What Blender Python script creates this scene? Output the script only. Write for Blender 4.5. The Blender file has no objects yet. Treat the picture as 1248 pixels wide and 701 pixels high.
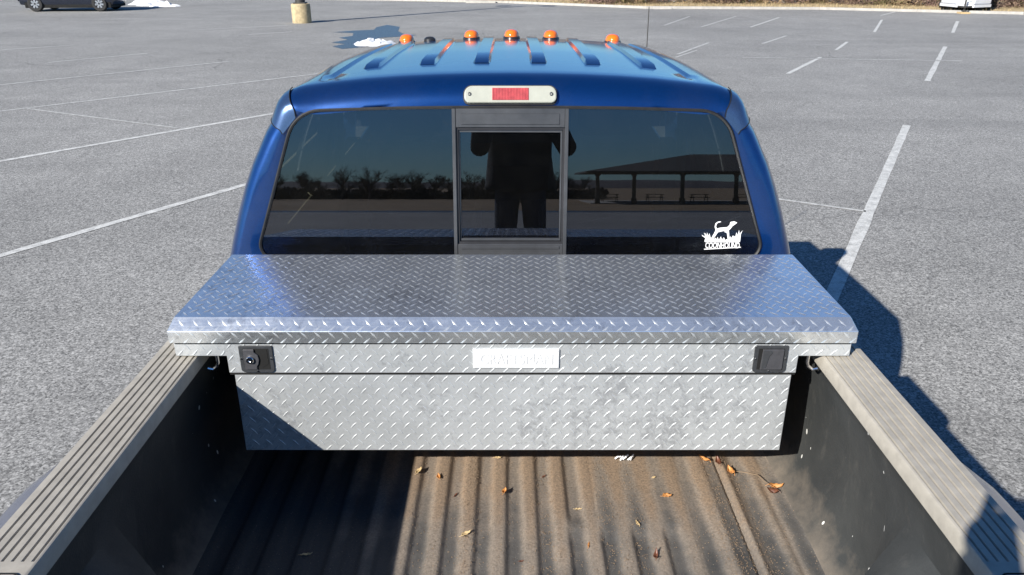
import bpy, bmesh, math, random
from math import sin, cos, pi, radians, sqrt, atan2
from mathutils import Vector, Matrix, noise as mnoise
random.seed(7)
D = bpy.data
SC = bpy.context.scene
COL = SC.collection

# ------------------------------------------------------------------ camera, world, sun, exposure
cam_d = D.cameras.new('camera'); cam = D.objects.new('camera', cam_d); COL.objects.link(cam)
cam.location = (0.0, 0.0, 2.40)
cam.rotation_euler = (radians(90 - 23.38), 0, 0)
cam_d.sensor_width = 36; cam_d.lens = 27.06
cam_d.shift_x = 0.0016
cam_d.clip_start = 0.02; cam_d.clip_end = 3000
SC.camera = cam

W = D.worlds.new('World'); SC.world = W; W.use_nodes = True
nt = W.node_tree; nt.nodes.clear()
sky = nt.nodes.new('ShaderNodeTexSky'); sky.sky_type = 'NISHITA'; sky.sun_disc = False
LIGHT = Vector((1.036, 1.24, -1.0)).normalized()          # direction the sunlight travels
sky.sun_elevation = math.asin(-LIGHT.z)
sky.sun_rotation = atan2(-LIGHT.x, -LIGHT.y) % (2 * pi)
sky.air_density = 1.0; sky.dust_density = 0.0; sky.ozone_density = 4.0
bg = nt.nodes.new('ShaderNodeBackground'); bg.inputs[1].default_value = 0.058
wo = nt.nodes.new('ShaderNodeOutputWorld')
tint = nt.nodes.new('ShaderNodeMix'); tint.data_type = 'RGBA'; tint.blend_type = 'MULTIPLY'; tint.inputs[0].default_value = 1
tint.inputs[7].default_value = (.57, .89, 1.17, 1)            # deep winter-blue sky all round
nt.links.new(sky.outputs[0], tint.inputs[6]); nt.links.new(tint.outputs[2], bg.inputs[0]); nt.links.new(bg.outputs[0], wo.inputs[0])

sd = D.lights.new('sun', 'SUN'); sun = D.objects.new('sun', sd); COL.objects.link(sun)
sd.energy = 5.0; sd.angle = radians(0.53); sd.color = (1.0, 0.95, 0.86)
sun.rotation_euler = LIGHT.to_track_quat('-Z', 'Y').to_euler(); sun.location = (-12, -14, 12)

SC.view_settings.view_transform = 'Standard'; SC.view_settings.look = 'None'
SC.view_settings.exposure = 0.78; SC.view_settings.gamma = 1.0
SC.view_settings.use_curve_mapping = False
try:
    SC.cycles.max_bounces = 8; SC.cycles.transparent_max_bounces = 12
except Exception: pass

# ------------------------------------------------------------------ material helpers
class N:
    def __init__(s, name):
        s.m = D.materials.new(name); s.m.use_nodes = True
        s.t = s.m.node_tree; s.t.nodes.clear()
        s.out = s.n('ShaderNodeOutputMaterial'); s.p = s.n('ShaderNodeBsdfPrincipled')
        s.l(s.p.outputs[0], s.out.inputs[0])
        s.tc = s.n('ShaderNodeTexCoord')
    def n(s, k, **kw):
        x = s.t.nodes.new(k)
        for a, b in kw.items(): setattr(x, a, b)
        return x
    def l(s, a, b): s.t.links.new(a, b)
    def noise(s, scale, detail=3, rough=.5, vec=None, dim='3D'):
        x = s.n('ShaderNodeTexNoise'); x.inputs['Scale'].default_value = scale
        x.inputs['Detail'].default_value = detail; x.inputs['Roughness'].default_value = rough
        s.l(vec if vec else s.tc.outputs['Object'], x.inputs['Vector']); return x.outputs['Fac']
    def mapping(s, scale=(1, 1, 1), rot=(0, 0, 0), src='Object'):
        x = s.n('ShaderNodeMapping'); x.inputs['Scale'].default_value = scale
        x.inputs['Rotation'].default_value = rot
        s.l(s.tc.outputs[src], x.inputs['Vector']); return x.outputs[0]
    def ramp(s, fac, stops):
        x = s.n('ShaderNodeValToRGB'); e = x.color_ramp.elements
        while len(e) < len(stops): e.new(0.5)
        for i, (p, c) in enumerate(stops):
            e[i].position = p
            e[i].color = (c, c, c, 1) if isinstance(c, (int, float)) else (*c, 1)
        s.l(fac, x.inputs[0]); return x.outputs[0]
    def math(s, op, a, b=0.0, c=None):
        x = s.n('ShaderNodeMath'); x.operation = op
        for i, v in enumerate((a, b, c)):
            if v is None: continue
            if isinstance(v, (int, float)): x.inputs[i].default_value = v
            else: s.l(v, x.inputs[i])
        return x.outputs[0]
    def mix(s, fac, a, b, mode='MIX'):
        x = s.n('ShaderNodeMix'); x.data_type = 'RGBA'; x.blend_type = mode
        for sock, v in ((x.inputs[0], fac), (x.inputs[6], a), (x.inputs[7], b)):
            if isinstance(v, (int, float)): sock.default_value = v if sock == x.inputs[0] else (v, v, v, 1)
            elif isinstance(v, tuple): sock.default_value = (*v, 1)
            else: s.l(v, sock)
        return x.outputs[2]
    def bump(s, h, strength=.3, dist=.01):
        x = s.n('ShaderNodeBump'); x.inputs['Strength'].default_value = strength
        x.inputs['Distance'].default_value = dist
        s.l(h, x.inputs['Height']); s.l(x.outputs[0], s.p.inputs['Normal'])
    def set(s, **kw):
        al = dict(color='Base Color', rough='Roughness', metal='Metallic', spec='Specular IOR Level',
                  coat='Coat Weight', coatr='Coat Roughness', ior='IOR', trans='Transmission Weight', sheen='Sheen Weight',
                  aniso='Anisotropic', sss='Subsurface Weight')
        for k, v in kw.items():
            sock = s.p.inputs[al[k]]
            if isinstance(v, (int, float)): sock.default_value = v
            elif isinstance(v, tuple): sock.default_value = (*v, 1)
            else: s.l(v, sock)
        return s

def plain(name, color, rough=.5, metal=0., var=.15, scale=40, bump=0., coat=0., spec=.5, coatr=.05, dist=.002):
    k = N(name); f = k.noise(scale, 4, .6)
    a = tuple(c * (1 - var) for c in color); b = tuple(min(1, c * (1 + var)) for c in color)
    k.set(color=k.ramp(f, [(.3, a), (.7, b)]), metal=metal, coat=coat, spec=spec, coatr=coatr)
    r = k.ramp(k.noise(scale * .3, 3), [(.3, max(0, rough - .07)), (.7, min(1, rough + .07))]); k.set(rough=r)
    if bump: k.bump(f, bump, dist)
    return k.m

def m_asphalt():
    k = N('asphalt')
    big = k.noise(.22, 4, .6); mid = k.noise(1.1, 5, .65)
    g1 = k.noise(130, 2, .6)
    v = k.n('ShaderNodeTexVoronoi'); v.inputs['Scale'].default_value = 100; k.l(k.tc.outputs['Object'], v.inputs['Vector'])
    cellc = k.n('ShaderNodeSeparateColor'); k.l(v.outputs['Color'], cellc.inputs[0])
    v2 = k.n('ShaderNodeTexVoronoi'); v2.inputs['Scale'].default_value = 55; k.l(k.tc.outputs['Object'], v2.inputs['Vector'])
    cell2 = k.n('ShaderNodeSeparateColor'); k.l(v2.outputs['Color'], cell2.inputs[0])
    grain = k.math('ADD', k.math('ADD', k.math('MULTIPLY', cellc.outputs[0], .46), k.math('MULTIPLY', cell2.outputs[0], .20)), k.math('MULTIPLY', g1, .34))
    base = k.ramp(grain, [(.24, (.10, .099, .096)), (.42, (.212, .21, .204)), (.58, (.278, .275, .266)), (.76, (.44, .435, .42))])
    lv = k.ramp(big, [(.3, .84), (.7, 1.1)]); lm = k.ramp(mid, [(.3, .9), (.7, 1.07)])
    c = k.mix(1, base, lv, 'MULTIPLY'); c = k.mix(1, c, lm, 'MULTIPLY')
    # a few old tyre-dark streaks and oil spots, and hairline cracks
    tr = k.noise(.5, 3, .6, k.mapping((.12, 1.6, 1), (0, 0, .5))); c = k.mix(k.ramp(tr, [(.56, 0.), (.66, .16)]), c, (.10, .10, .10))
    cv = k.n('ShaderNodeTexVoronoi'); cv.feature = 'DISTANCE_TO_EDGE'; cv.inputs['Scale'].default_value = .085
    wv = k.n('ShaderNodeTexNoise'); wv.inputs['Scale'].default_value = .8; wv.inputs['Detail'].default_value = 6; k.l(k.tc.outputs['Object'], wv.inputs['Vector'])
    ad = k.n('ShaderNodeMix'); ad.data_type = 'RGBA'; ad.blend_type = 'ADD'; ad.inputs[0].default_value = 1.6; k.l(k.tc.outputs['Object'], ad.inputs[6]); k.l(wv.outputs['Color'], ad.inputs[7]); k.l(ad.outputs[2], cv.inputs['Vector'])
    c = k.mix(k.math('MULTIPLY', k.math('LESS_THAN', cv.outputs['Distance'], .0011), k.ramp(k.noise(.35, 2), [(.45, 0.), (.6, .55)])), c, (.05, .05, .05))
    sp = k.noise(.9, 5, .7); c = k.mix(k.ramp(sp, [(.68, 0.), (.78, .35)]), c, (.08, .08, .085))
    k.set(color=c, rough=.85, spec=.35); k.bump(grain, .12, .004)
    return k.m

def m_paintline(shift=0.):
    k = N('worn_line_paint' if not shift else 'faint_line_paint')
    f = k.noise(9, 5, .75); g = k.noise(110, 2, .6)
    w = k.math('ADD', k.math('MULTIPLY', f, .7), k.math('MULTIPLY', g, .5))
    c = k.ramp(w, [(.40 + shift, (.235, .233, .23)), (.54 + shift, (.42, .42, .405)), (.68 + shift, (.60, .60, .58))])
    k.set(color=c, rough=.7); k.bump(g, .4, .004); return k.m

def m_paint(name, base, coat=1.0, flake=.6):
    k = N(name)
    v = k.n('ShaderNodeTexVoronoi'); v.inputs['Scale'].default_value = 900; k.l(k.tc.outputs['Object'], v.inputs['Vector'])
    s = k.n('ShaderNodeSeparateColor'); k.l(v.outputs['Color'], s.inputs[0])
    c = k.mix(s.outputs[0], tuple(x * .85 for x in base), tuple(min(1, x * 1.25) for x in base))
    dust = k.ramp(k.noise(2.2, 6, .7), [(.45, 0.), (.8, .06)])
    c = k.mix(dust, c, (.35, .36, .38))
    k.set(color=c, metal=.72, rough=.30, coat=coat, coatr=k.ramp(k.noise(1.5, 5), [(.3, .05), (.7, .14)]), spec=.5)
    k.bump(k.noise(3.5, 2), .04, .02)
    return k.m

def m_alu(name='aluminium', metal=.9, rough=.27, lo=.55, hi=.8, smear=.5):
    k = N(name)
    a = k.noise(2.4, 5, .7, k.mapping((1, 1, 1))); b = k.noise(14, 5, .75); c = k.noise(160, 2, .5)
    brushed = k.noise(6, 4, .6, k.mapping((1, 40, 40)))
    t = k.ramp(a, [(.3, lo), (.7, hi)])
    grime = k.ramp(k.math('MULTIPLY', k.noise(3.1, 5, .75), k.noise(55, 4, .75, k.mapping((1, .6, 1), (0, .6, 0)))), [(.27, 0.), (.37, smear)])
    col = k.mix(grime, k.mix(1, t, (.96, 1.0, 1.03), 'MULTIPLY'), (.26, .27, .29))
    speck = k.ramp(c, [(.35, .93), (.6, 1.0)]); col = k.mix(1, col, speck, 'MULTIPLY')
    k.set(color=col, metal=metal, spec=.6,
          rough=k.ramp(k.math('ADD', k.math('MULTIPLY', b, .6), k.math('MULTIPLY', brushed, .4)), [(.3, rough - .07), (.7, rough + .1)]))
    k.bump(k.math('ADD', k.noise(1.6, 3), k.math('MULTIPLY', b, .08)), .25, .02)
    return k.m

def m_glass(name, tint, refl=1.0, ior=1.52, dust=0.):
    k = N(name)
    tr = k.n('ShaderNodeBsdfTransparent'); tr.inputs[0].default_value = (*tint, 1)
    gl = k.n('ShaderNodeBsdfGlossy'); gl.inputs['Roughness'].default_value = 0.0; gl.inputs[0].default_value = (*refl, 1) if isinstance(refl, tuple) else (refl, refl, refl, 1)
    fr = k.n('ShaderNodeFresnel'); fr.inputs[0].default_value = ior
    mx = k.n('ShaderNodeMixShader'); k.l(fr.outputs[0], mx.inputs[0]); k.l(tr.outputs[0], mx.inputs[1]); k.l(gl.outputs[0], mx.inputs[2])
    if dust:
        df = k.n('ShaderNodeBsdfDiffuse'); df.inputs[0].default_value = (.55, .54, .5, 1); m2 = k.n('ShaderNodeMixShader')
        dm = k.math('MULTIPLY', k.math('ADD', k.ramp(k.noise(3, 6, .75), [(.35, .1), (.8, 1.)]), k.ramp(k.noise(130, 3, .8), [(.6, 0.), (.75, 1.)])), dust)
        k.l(dm, m2.inputs[0]); k.l(mx.outputs[0], m2.inputs[1]); k.l(df.outputs[0], m2.inputs[2]); k.l(m2.outputs[0], k.out.inputs[0]); return k.m
    k.l(mx.outputs[0], k.out.inputs[0]); return k.m

def m_liner_floor():
    k = N('dusty_shaded_bed_liner')
    sx = k.n('ShaderNodeSeparateXYZ'); k.l(k.tc.outputs['Object'], sx.inputs[0])
    X, Y, Z = sx.outputs
    # dust on the ribs, dark plastic in the valleys; mud washed to the front of the bed (wear with its own shape)
    ph = k.math('MULTIPLY', k.math('SUBTRACT', X, -.253), 2 * pi / .0885)
    wob = k.math('MULTIPLY', k.math('SUBTRACT', k.noise(5, 3), .5), 1.2)
    val = k.math('COSINE', k.math('ADD', ph, wob))                         # 1 in the valleys
    n1 = k.noise(7, 5, .7); n2 = k.noise(150, 3, .7); n3 = k.noise(2.1, 4, .6)
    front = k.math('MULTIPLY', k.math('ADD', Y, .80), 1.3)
    dust_shade = k.math('ADD', k.math('ADD', k.math('MULTIPLY', val, -.25), k.math('MULTIPLY', n1, .8)), k.math('ADD', k.math('MULTIPLY', front, .85), k.math('MULTIPLY', n3, .6)))
    dust_shade = k.math('SUBTRACT', dust_shade, .17)
    dust_shade = k.math('SUBTRACT', dust_shade, k.math('MULTIPLY', k.math('MAXIMUM', k.math('SUBTRACT', -.27, X), 0), 2.5))  # left strip darkened: the left rail's shadow is painted into the floor colour
    dust_shade = k.math('SUBTRACT', dust_shade, k.math('MULTIPLY', k.math('MAXIMUM', k.math('SUBTRACT', X, .55), 0), .55))
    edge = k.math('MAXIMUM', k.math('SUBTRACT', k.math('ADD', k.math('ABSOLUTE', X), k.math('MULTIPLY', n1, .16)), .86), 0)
    c = k.ramp(dust_shade, [(.10, (.045, .047, .050)), (.30, (.095, .090, .086)), (.48, (.175, .150, .128)), (.68, (.25, .205, .165)), (.95, (.27, .195, .135))])
    c = k.mix(k.ramp(n2, [(.35, .55), (.65, 0.)]), c, (.075, .065, .055))
    c = k.mix(k.ramp(k.noise(260, 2, .6), [(.66, 0.), (.76, .6)]), c, (.42, .36, .28))
    k.set(color=c, rough=.8, spec=.3); k.bump(k.math('ADD', n2, k.math('MULTIPLY', n1, .5)), .5, .003); return k.m

def m_liner_wall():
    k = N('grey_liner_plastic')
    n1 = k.noise(4, 5, .7); n2 = k.noise(180, 2, .6); n3 = k.noise(22, 5, .75, k.mapping((1, 1, .35)))
    c = k.ramp(n1, [(.3, (.028, .031, .033)), (.75, (.050, .053, .053))])
    sx = k.n('ShaderNodeSeparateXYZ'); k.l(k.tc.outputs['Object'], sx.inputs[0])
    low = k.math('SUBTRACT', 1.16, k.math('ADD', sx.outputs[2], k.math('MULTIPLY', k.noise(9, 5, .7), .26)))
    c = k.mix(k.ramp(k.math('MULTIPLY', low, 6.0), [(.15, 0.), (1.0, .85)]), c, (.19, .16, .13))
    c = k.mix(k.ramp(n3, [(.55, 0.), (.8, .3)]), c, (.15, .14, .125))
    v = k.n('ShaderNodeTexVoronoi'); v.inputs['Scale'].default_value = 26; v.inputs['Randomness'].default_value = 1
    k.l(k.mapping((1, 1, .55)), v.inputs['Vector'])
    sc = k.n('ShaderNodeSeparateColor'); k.l(v.outputs['Color'], sc.inputs[0])
    size = k.math('MULTIPLY', k.math('POWER', sc.outputs[1], 2.0), .13)
    chips = k.math('LESS_THAN', v.outputs['Distance'], size)
    c = k.mix(chips, c, (.62, .62, .6))
    k.set(color=c, rough=.62, spec=.4); k.bump(n2, .35, .002); return k.m

M = {}
M['asphalt'] = m_asphalt(); M['line'] = m_paintline(); M['faint_line'] = m_paintline(.06)
M['blue'] = m_paint('blue_metallic_paint', (.002, .040, .172))
M['seam_blue'] = m_paint('faded_blue_paint', (.055, .10, .20), coat=.6)
M['alu'] = m_alu('diamond_plate_aluminium', .88, .23, .74, .97, .45)
M['alu_face'] = m_alu('weathered_plate_aluminium', .5, .32, .52, .67, .5)
M['tread'] = m_alu('raised_tread_aluminium', .7, .26, .7, .88, .2)
M['tread_dull'] = m_alu('worn_tread_aluminium', .3, .45, .42, .56, .3)
M['chrome'] = plain('bright_metal', (.75, .75, .76), .15, 1.0, .05)
M['glass_tint'] = m_glass('tinted_glass', (.30, .32, .31), (.76, .82, 1.0), 1.85, .008)
M['glass_clear'] = m_glass('clear_glass', (.72, .78, .76), 1.0, 1.5)
M['rubber'] = plain('black_rubber', (.012, .012, .013), .5, 0, .2, 60, .1)
M['black'] = plain('black_plastic', (.02, .021, .023), .38, 0, .2, 60, .15)
M['void'] = plain('void_black', (.004, .004, .004), .9)  # near-black for gaps and recesses; also used where shade is drawn
M['slider'] = plain('grey_anodised_frame', (.075, .078, .085), .42, .5, .12, 25, .1)
M['slider_dark'] = plain('dark_frame', (.03, .03, .034), .45, .3, .1, 25)
M['rail'] = plain('khaki_plastic_rail', (.335, .310, .268), .62, 0, .12, 30, .25)
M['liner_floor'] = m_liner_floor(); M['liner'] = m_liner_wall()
M['amber'] = plain('amber_lens', (.85, .17, .01), .15, 0, .15, 30, 0, .8)
M['lens_white'] = plain('clear_milky_lens', (.37, .375, .32), .2, 0, .06, 30, 0, .7)
M['lens_red'] = plain('red_lens', (.65, .06, .06), .2, 0, .25, 60, 0, .7)
M['latch_frame'] = plain('grey_black_latch_paint', (.045, .048, .053), .42, .2, .15, 60)
M['latch_paddle'] = plain('dark_grey_paddle', (.075, .075, .083), .42, .3, .15, 60)
M['brake_red'] = plain('ribbed_red_lens', (.42, .06, .065), .3, 0, .2, 60, 0, .4)
M['white'] = plain('white_vinyl', (.82, .82, .82), .45, 0, .03)
M['beige'] = plain('beige_trim', (.42, .38, .29), .7, 0, .1)
M['seat'] = plain('grey_beige_cloth', (.20, .18, .15), .9, 0, .2, 90, .3)
M['tyre'] = plain('tyre_rubber', (.018, .018, .019), .8, 0, .3, 40, .4)
M['rim'] = plain('rim_metal', (.5, .5, .52), .3, .9, .1)
M['concrete'] = plain('stained_concrete', (.40, .32, .19), .85, 0, .3, 6, .4, dist=.01)
M['steel'] = plain('dark_pole_steel', (.07, .065, .06), .5, .5, .15)
M['suv'] = plain('dark_navy_car_paint', (.01, .016, .035), .25, .4, .1, 10, 0, 1.0)
M['snow'] = plain('old_snow', (.72, .73, .75), .6, 0, .08, 12, .6, dist=.03)
M['wet'] = plain('wet_asphalt', (.062, .063, .068), .30, 0, .3, 60, .2)
M['kerb'] = plain('pale_kerb_concrete', (.40, .38, .35), .85, 0, .15, 5, .3)
M['drygrass'] = plain('dry_winter_grass', (.36, .28, .16), .95, 0, .35, 5, .6, dist=.03)
M['field'] = plain('brown_field_grass', (.22, .145, .07), .95, 0, .35, .4, .3)
M['brush'] = plain('bare_brush', (.17, .115, .085), .95, 0, .4, 3)
M['bark'] = plain('grey_brown_bark', (.075, .058, .048), .9, 0, .3, 8, .4)
M['leaf'] = plain('dry_orange_leaf', (.50, .22, .065), .6, 0, .3, 60, .2)
M['leaf_tan'] = plain('dry_tan_leaf', (.52, .38, .20), .6, 0, .25, 60, .2)
M['leaf_dark'] = plain('dark_brown_leaf', (.12, .045, .025), .5, 0, .3, 60, .2)
M['twig'] = plain('twig_bark', (.20, .14, .09), .8)
M['trailer'] = plain('white_trailer_paint', (.62, .63, .66), .3, 0, .05, 3, 0, .5)
M['roofing'] = plain('dark_shingle', (.05, .048, .048), .85, 0, .25, 6, .3)
M['timber'] = plain('dark_timber', (.07, .05, .035), .8, 0, .25, 8, .2)
M['skin'] = plain('skin', (.50, .30, .21), .5, 0, .08, 30)
M['jacket'] = plain('black_jacket_cloth', (.02, .02, .024), .85, 0, .2, 60, .3)
M['jeans'] = plain('dark_denim', (.035, .045, .075), .9, 0, .2, 120, .3)
M['hair'] = plain('dark_hair', (.02, .014, .01), .7)
M['hill'] = plain('wooded_hill', (.045, .042, .05), 1.0, 0, .25, .05)
M['badge'] = plain('polished_badge', (.88, .89, .9), .34, .35, .04)

# ------------------------------------------------------------------ object helpers
ROOTLOC = {}
def tag(o, label=None, cat=None, group=None, kind=None):
    if label: o['label'] = label
    if cat: o['category'] = cat
    if group: o['group'] = group
    if kind: o['kind'] = kind
    return o
def empty(name, loc, label, cat, group=None, rz=0):
    o = D.objects.new(name, None); COL.objects.link(o); o.location = loc; o.rotation_euler = (0, 0, rz)
    o.empty_display_size = .1
    return tag(o, label, cat, group)
def kids(o): return [c for c in D.objects if c.parent == o]
def copy_tree(o, parent=None):
    c = o.copy(); COL.objects.link(c); c.parent = parent
    for ch in kids(o): copy_tree(ch, c)
    return c

class MB:
    """collects geometry in the coordinates of its thing"""
    def __init__(s): s.v = []; s.f = []
    def add(s, vs, fs):
        b = len(s.v); s.v += [tuple(v) for v in vs]; s.f += [tuple(i + b for i in f) for f in fs]; return s
    def box(s, x0, x1, y0, y1, z0, z1):
        return s.add([(x0,y0,z0),(x1,y0,z0),(x1,y1,z0),(x0,y1,z0),(x0,y0,z1),(x1,y0,z1),(x1,y1,z1),(x0,y1,z1)],
                     [(0,3,2,1),(4,5,6,7),(0,1,5,4),(1,2,6,5),(2,3,7,6),(3,0,4,7)])
    def hexa(s, p):  # 8 points, bottom ring then top ring
        return s.add(p, [(0,3,2,1),(4,5,6,7),(0,1,5,4),(1,2,6,5),(2,3,7,6),(3,0,4,7)])
    def tube(s, path, r, n=8, cap=True):
        P = [Vector(p) for p in path]; R = r if isinstance(r, (list, tuple)) else [r] * len(P)
        base = len(s.v); prev = None
        for i, p in enumerate(P):
            t = (P[min(i + 1, len(P) - 1)] - P[max(i - 1, 0)]).normalized()
            a = (prev - t * prev.dot(t)) if prev else t.cross(Vector((0, 0, 1)) if abs(t.z) < .9 else Vector((1, 0, 0)))
            if a.length < 1e-6: a = t.orthogonal()
            a.normalize(); prev = a; b = t.cross(a)
            for j in range(n):
                an = 2 * pi * j / n; s.v.append(tuple(p + (a * cos(an) + b * sin(an)) * R[i]))
        for i in range(len(P) - 1):
            for j in range(n):
                q = base + i * n; s.f.append((q + j, q + (j + 1) % n, q + n + (j + 1) % n, q + n + j))
        if cap:
            s.f.append(tuple(base + j for j in range(n))[::-1]); s.f.append(tuple(base + (len(P) - 1) * n + j for j in range(n)))
        return s
    def lathe(s, prof, n=24, M4=None):  # prof list of (r, h) round Z
        base = len(s.v); M4 = M4 or Matrix()
        for r, h in prof:
            for j in range(n):
                a = 2 * pi * j / n; s.v.append(tuple(M4 @ Vector((r * cos(a), r * sin(a), h))))
        for i in range(len(prof) - 1):
            for j in range(n):
                q = base + i * n; s.f.append((q + j, q + (j + 1) % n, q + n + (j + 1) % n, q + n + j))
        return s
    def prism(s, pts, fa, fb):  # pts 2D, fa/fb map (x,y) to 3D for two ends
        n = len(pts); a = [fa(*p) for p in pts]; b = [fb(*p) for p in pts]
        return s.add(a + b, [tuple(range(n)), tuple(range(2 * n - 1, n - 1, -1))] + [(i, n + i, n + (i + 1) % n, (i + 1) % n) for i in range(n)])
    def grid(s, rows, flip=False):
        b = len(s.v); m = len(rows[0])
        for r in rows: s.v += [tuple(p) for p in r]
        for i in range(len(rows) - 1):
            for j in range(m - 1):
                q = (b + i * m + j, b + i * m + j + 1, b + (i + 1) * m + j + 1, b + (i + 1) * m + j)
                s.f.append(q[::-1] if flip else q)
        return s
    def build(s, name, mat, parent=None, smooth=False, bevel=0, seg=2, fix=True, auto=35, origin=None, flipz=False):
        me = D.meshes.new(name); off = ROOTLOC.get(parent.name, (0, 0, 0)) if parent else (origin or (0, 0, 0))
        me.from_pydata([(x - off[0], y - off[1], z - off[2]) for x, y, z in s.v], [], s.f)
        bm = bmesh.new(); bm.from_mesh(me)
        if fix:
            bmesh.ops.remove_doubles(bm, verts=bm.verts, dist=1e-5)
            bmesh.ops.recalc_face_normals(bm, faces=bm.faces)
        if bevel:
            es = [e for e in bm.edges if len(e.link_faces) == 2 and e.calc_face_angle(0) > radians(30)]
            bmesh.ops.bevel(bm, geom=es, offset=bevel, segments=seg, affect='EDGES', profile=.5, clamp_overlap=True)
        for f in bm.faces: f.smooth = smooth
        if smooth:
            for e in bm.edges:
                if len(e.link_faces) == 2 and e.calc_face_angle(0) > radians(auto): e.smooth = False
        bm.to_mesh(me); bm.free(); me.materials.append(mat)
        o = D.objects.new(name, me); COL.objects.link(o)
        if parent: o.parent = parent; ROOTLOC[o.name] = off
        elif origin: o.location = origin
        return o
def root(name, loc, label, cat, group=None):
    o = empty(name, loc, label, cat, group); ROOTLOC[o.name] = tuple(loc); return o
def lerp(a, b, t): return a + (b - a) * t
def smst(a, b, x):
    t = max(0, min(1, (x - a) / (b - a))); return t * t * (3 - 2 * t)

# ================================================================== GROUND
def ground_sheet(name, pts, z, mat, kind='structure'):
    b = MB(); b.add([(x, y, z) for x, y in pts], [tuple(range(len(pts)))])
    o = b.build(name, mat, fix=False); o['kind'] = kind; return o
g = ground_sheet('ground', [(-1200, -1200), (1200, -1200), (1200, 1200), (-1200, 1200)], -.012, M['field'])
lot = ground_sheet('parking_lot', [(-60, -44), (60, -44), (60, 30.5), (22.4, 35.6), (14.7, 38.9), (6.6, 39.6), (-.1, 44.2), (-6.9, 46.8), (-60, 58)], 0, M['asphalt'])
def line(a, b, w=.105, name='parking_line', faint=False):
    a = Vector(a); b = Vector(b); d = (b - a).normalized(); n = Vector((-d.y, d.x)) * w / 2
    m = MB(); k = max(2, int((b - a).length / .35)); rows = []
    for i in range(k + 1):
        p = a.lerp(b, i / k); j = 1 + random.uniform(-.12, .12)
        rows.append([(p.x - n.x * j, p.y - n.y * j, .004), (p.x + n.x * j, p.y + n.y * j, .004)])
    m.grid(rows); o = m.build(name, M['faint_line' if faint else 'line'], fix=False); o['kind'] = 'structure'; return o
LINES = [((-4.95, 5.42), (-2.0, 10.1), .10), ((-7.6, 8.15), (-2.9, 14.0), .10), ((-12.2, 9.2), (-3.6, 18.0), .09),
         ((-10.6, 15.4), (-6.878, 19.51), .09), ((-14.3, 21.6), (-12.64, 23.25), .09), ((-11.2, 19.3), (-9.63, 21.2), .09),
         ((-11.1, 28.0), (-8.27, 30.0), .10), ((-8.6, 26.4), (-7.4, 27.4), .09),
         ((6.071, 11.807), (2.05, 4.65), .112), ((12.371, 22.815), (8.624, 16.311), .14), ((17.588, 31.941), (14.832, 27.08), .14),
         ((6.094, 17.387), (7.906, 20.335), .12), ((8.95, 22.0), (10.1, 24.1), .11), ((12.3, 27.3), (14.9, 32.6), .11), ((15.9, 35.0), (17.6, 37.3), .1),
         ((8.65, 29.2), (11.2, 33.9), .10), ((6.9, 29.3), (9.6, 34.6), .09), ((5.7, 30.0), (7.6, 34.5), .09), ((4.4, 21.0), (5.9, 23.9), .10), ((7.4, 23.6), (8.9, 26.0), .1),
         ((4.2, 20.3), (5.1, 21.9), .08), ((20.4, 24.9), (24, 25.2), .1),
         ((-9.3, -22), (-3, -14), .12), ((3.0, -30), (6.0, -38), .13), ((6.2, -30), (9.4, -38), .13), ((9.6, -30), (12.8, -38), .13), ((13, -30), (16.2, -38), .13)]
for i_, (a, b, w) in enumerate(LINES): line(a, b, w * (.8 if i_ > 8 else 1), faint=(2 <= i_ <= 7 or i_ > 15))
for a, b, w in [((2.3, 8.25), (3.62, 7.5), .05), ((5.9, 20.3), (11.1, 19.6), .07), ((-8.2, 13.2), (-5.0, 11.6), .045)]:
    line(a, b, w, 'parking_cross_line', True)
# wet patch where snow melts
def blob(cx, cy, rx, ry, n=40, seed=0, rough=.35):
    return [(cx + rx * cos(2*pi*i/n) * (1 + rough * mnoise.noise(Vector((cos(2*pi*i/n)*1.6, sin(2*pi*i/n)*1.6, seed)))),
             cy + ry * sin(2*pi*i/n) * (1 + rough * mnoise.noise(Vector((cos(2*pi*i/n)*1.6 + 9, sin(2*pi*i/n)*1.6, seed))))) for i in range(n)]
wp = MB()
pts = [(-6.3,27.5),(-5.4,27.2),(-5.2,26.0),(-5.6,25.3),(-5.1,24.6),(-5.5,23.6),(-4.9,23.1),(-5.2,22.4),(-4.7,21.6),(-4.0,22.2),(-3.7,24.0),(-4.1,25.2),(-3.2,25.8),(-2.7,26.3),(-3.3,26.8),(-3.7,28.0),(-3.9,30.0),(-4.6,31.0),(-4.9,29.8),(-4.8,28.6),(-5.6,28.2)]
wp.add([(-4.5 + (x + 4.5) * .82, 25.6 + (y - 25.6) * .85, .005) for x, y in pts], [tuple(range(len(pts)))])
o = wp.build('wet_patch', M['wet'], fix=False); o['kind'] = 'structure'
def snow(cx, cy, rx, ry, h, seed, label):
    rows = []; n = 26; m = 9
    for i in range(m + 1):
        t = i / m; r = []
        for j in range(n + 1):
            a = 2 * pi * (j % n) / n; k = 1 + .35 * mnoise.noise(Vector((cos(a)*2, sin(a)*2, seed)))
            x = rx * t * k * cos(a); y = ry * t * k * sin(a)
            z = h * (1 - t ** 2.2) * (.75 + .9 * mnoise.noise(Vector((x*3/rx, y*3/ry, seed + 5)))) + h * .16 * random.uniform(-1, 1) * (1 - t)
            r.append((x, y, max(.002, z) if i < m else -.004))
        r[-1] = r[0]; rows.append(r)
    c = (0, 0, sum(p[2] for p in rows[0]) / n); rows[0] = [c] * (n + 1)
    b = MB().grid(rows); b.v = [(x + cx, y + cy, z) for x, y, z in b.v]
    tag(b.build('snow_pile', M['snow'], origin=(cx, cy, 0), smooth=True, auto=25), label, 'snow pile', 'melting snow piles on the parking lot')
snow(-4.0, 23.5, .60, .6, .17, 3, 'small heap of melting snow on the wet patch in front of the truck')
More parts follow.
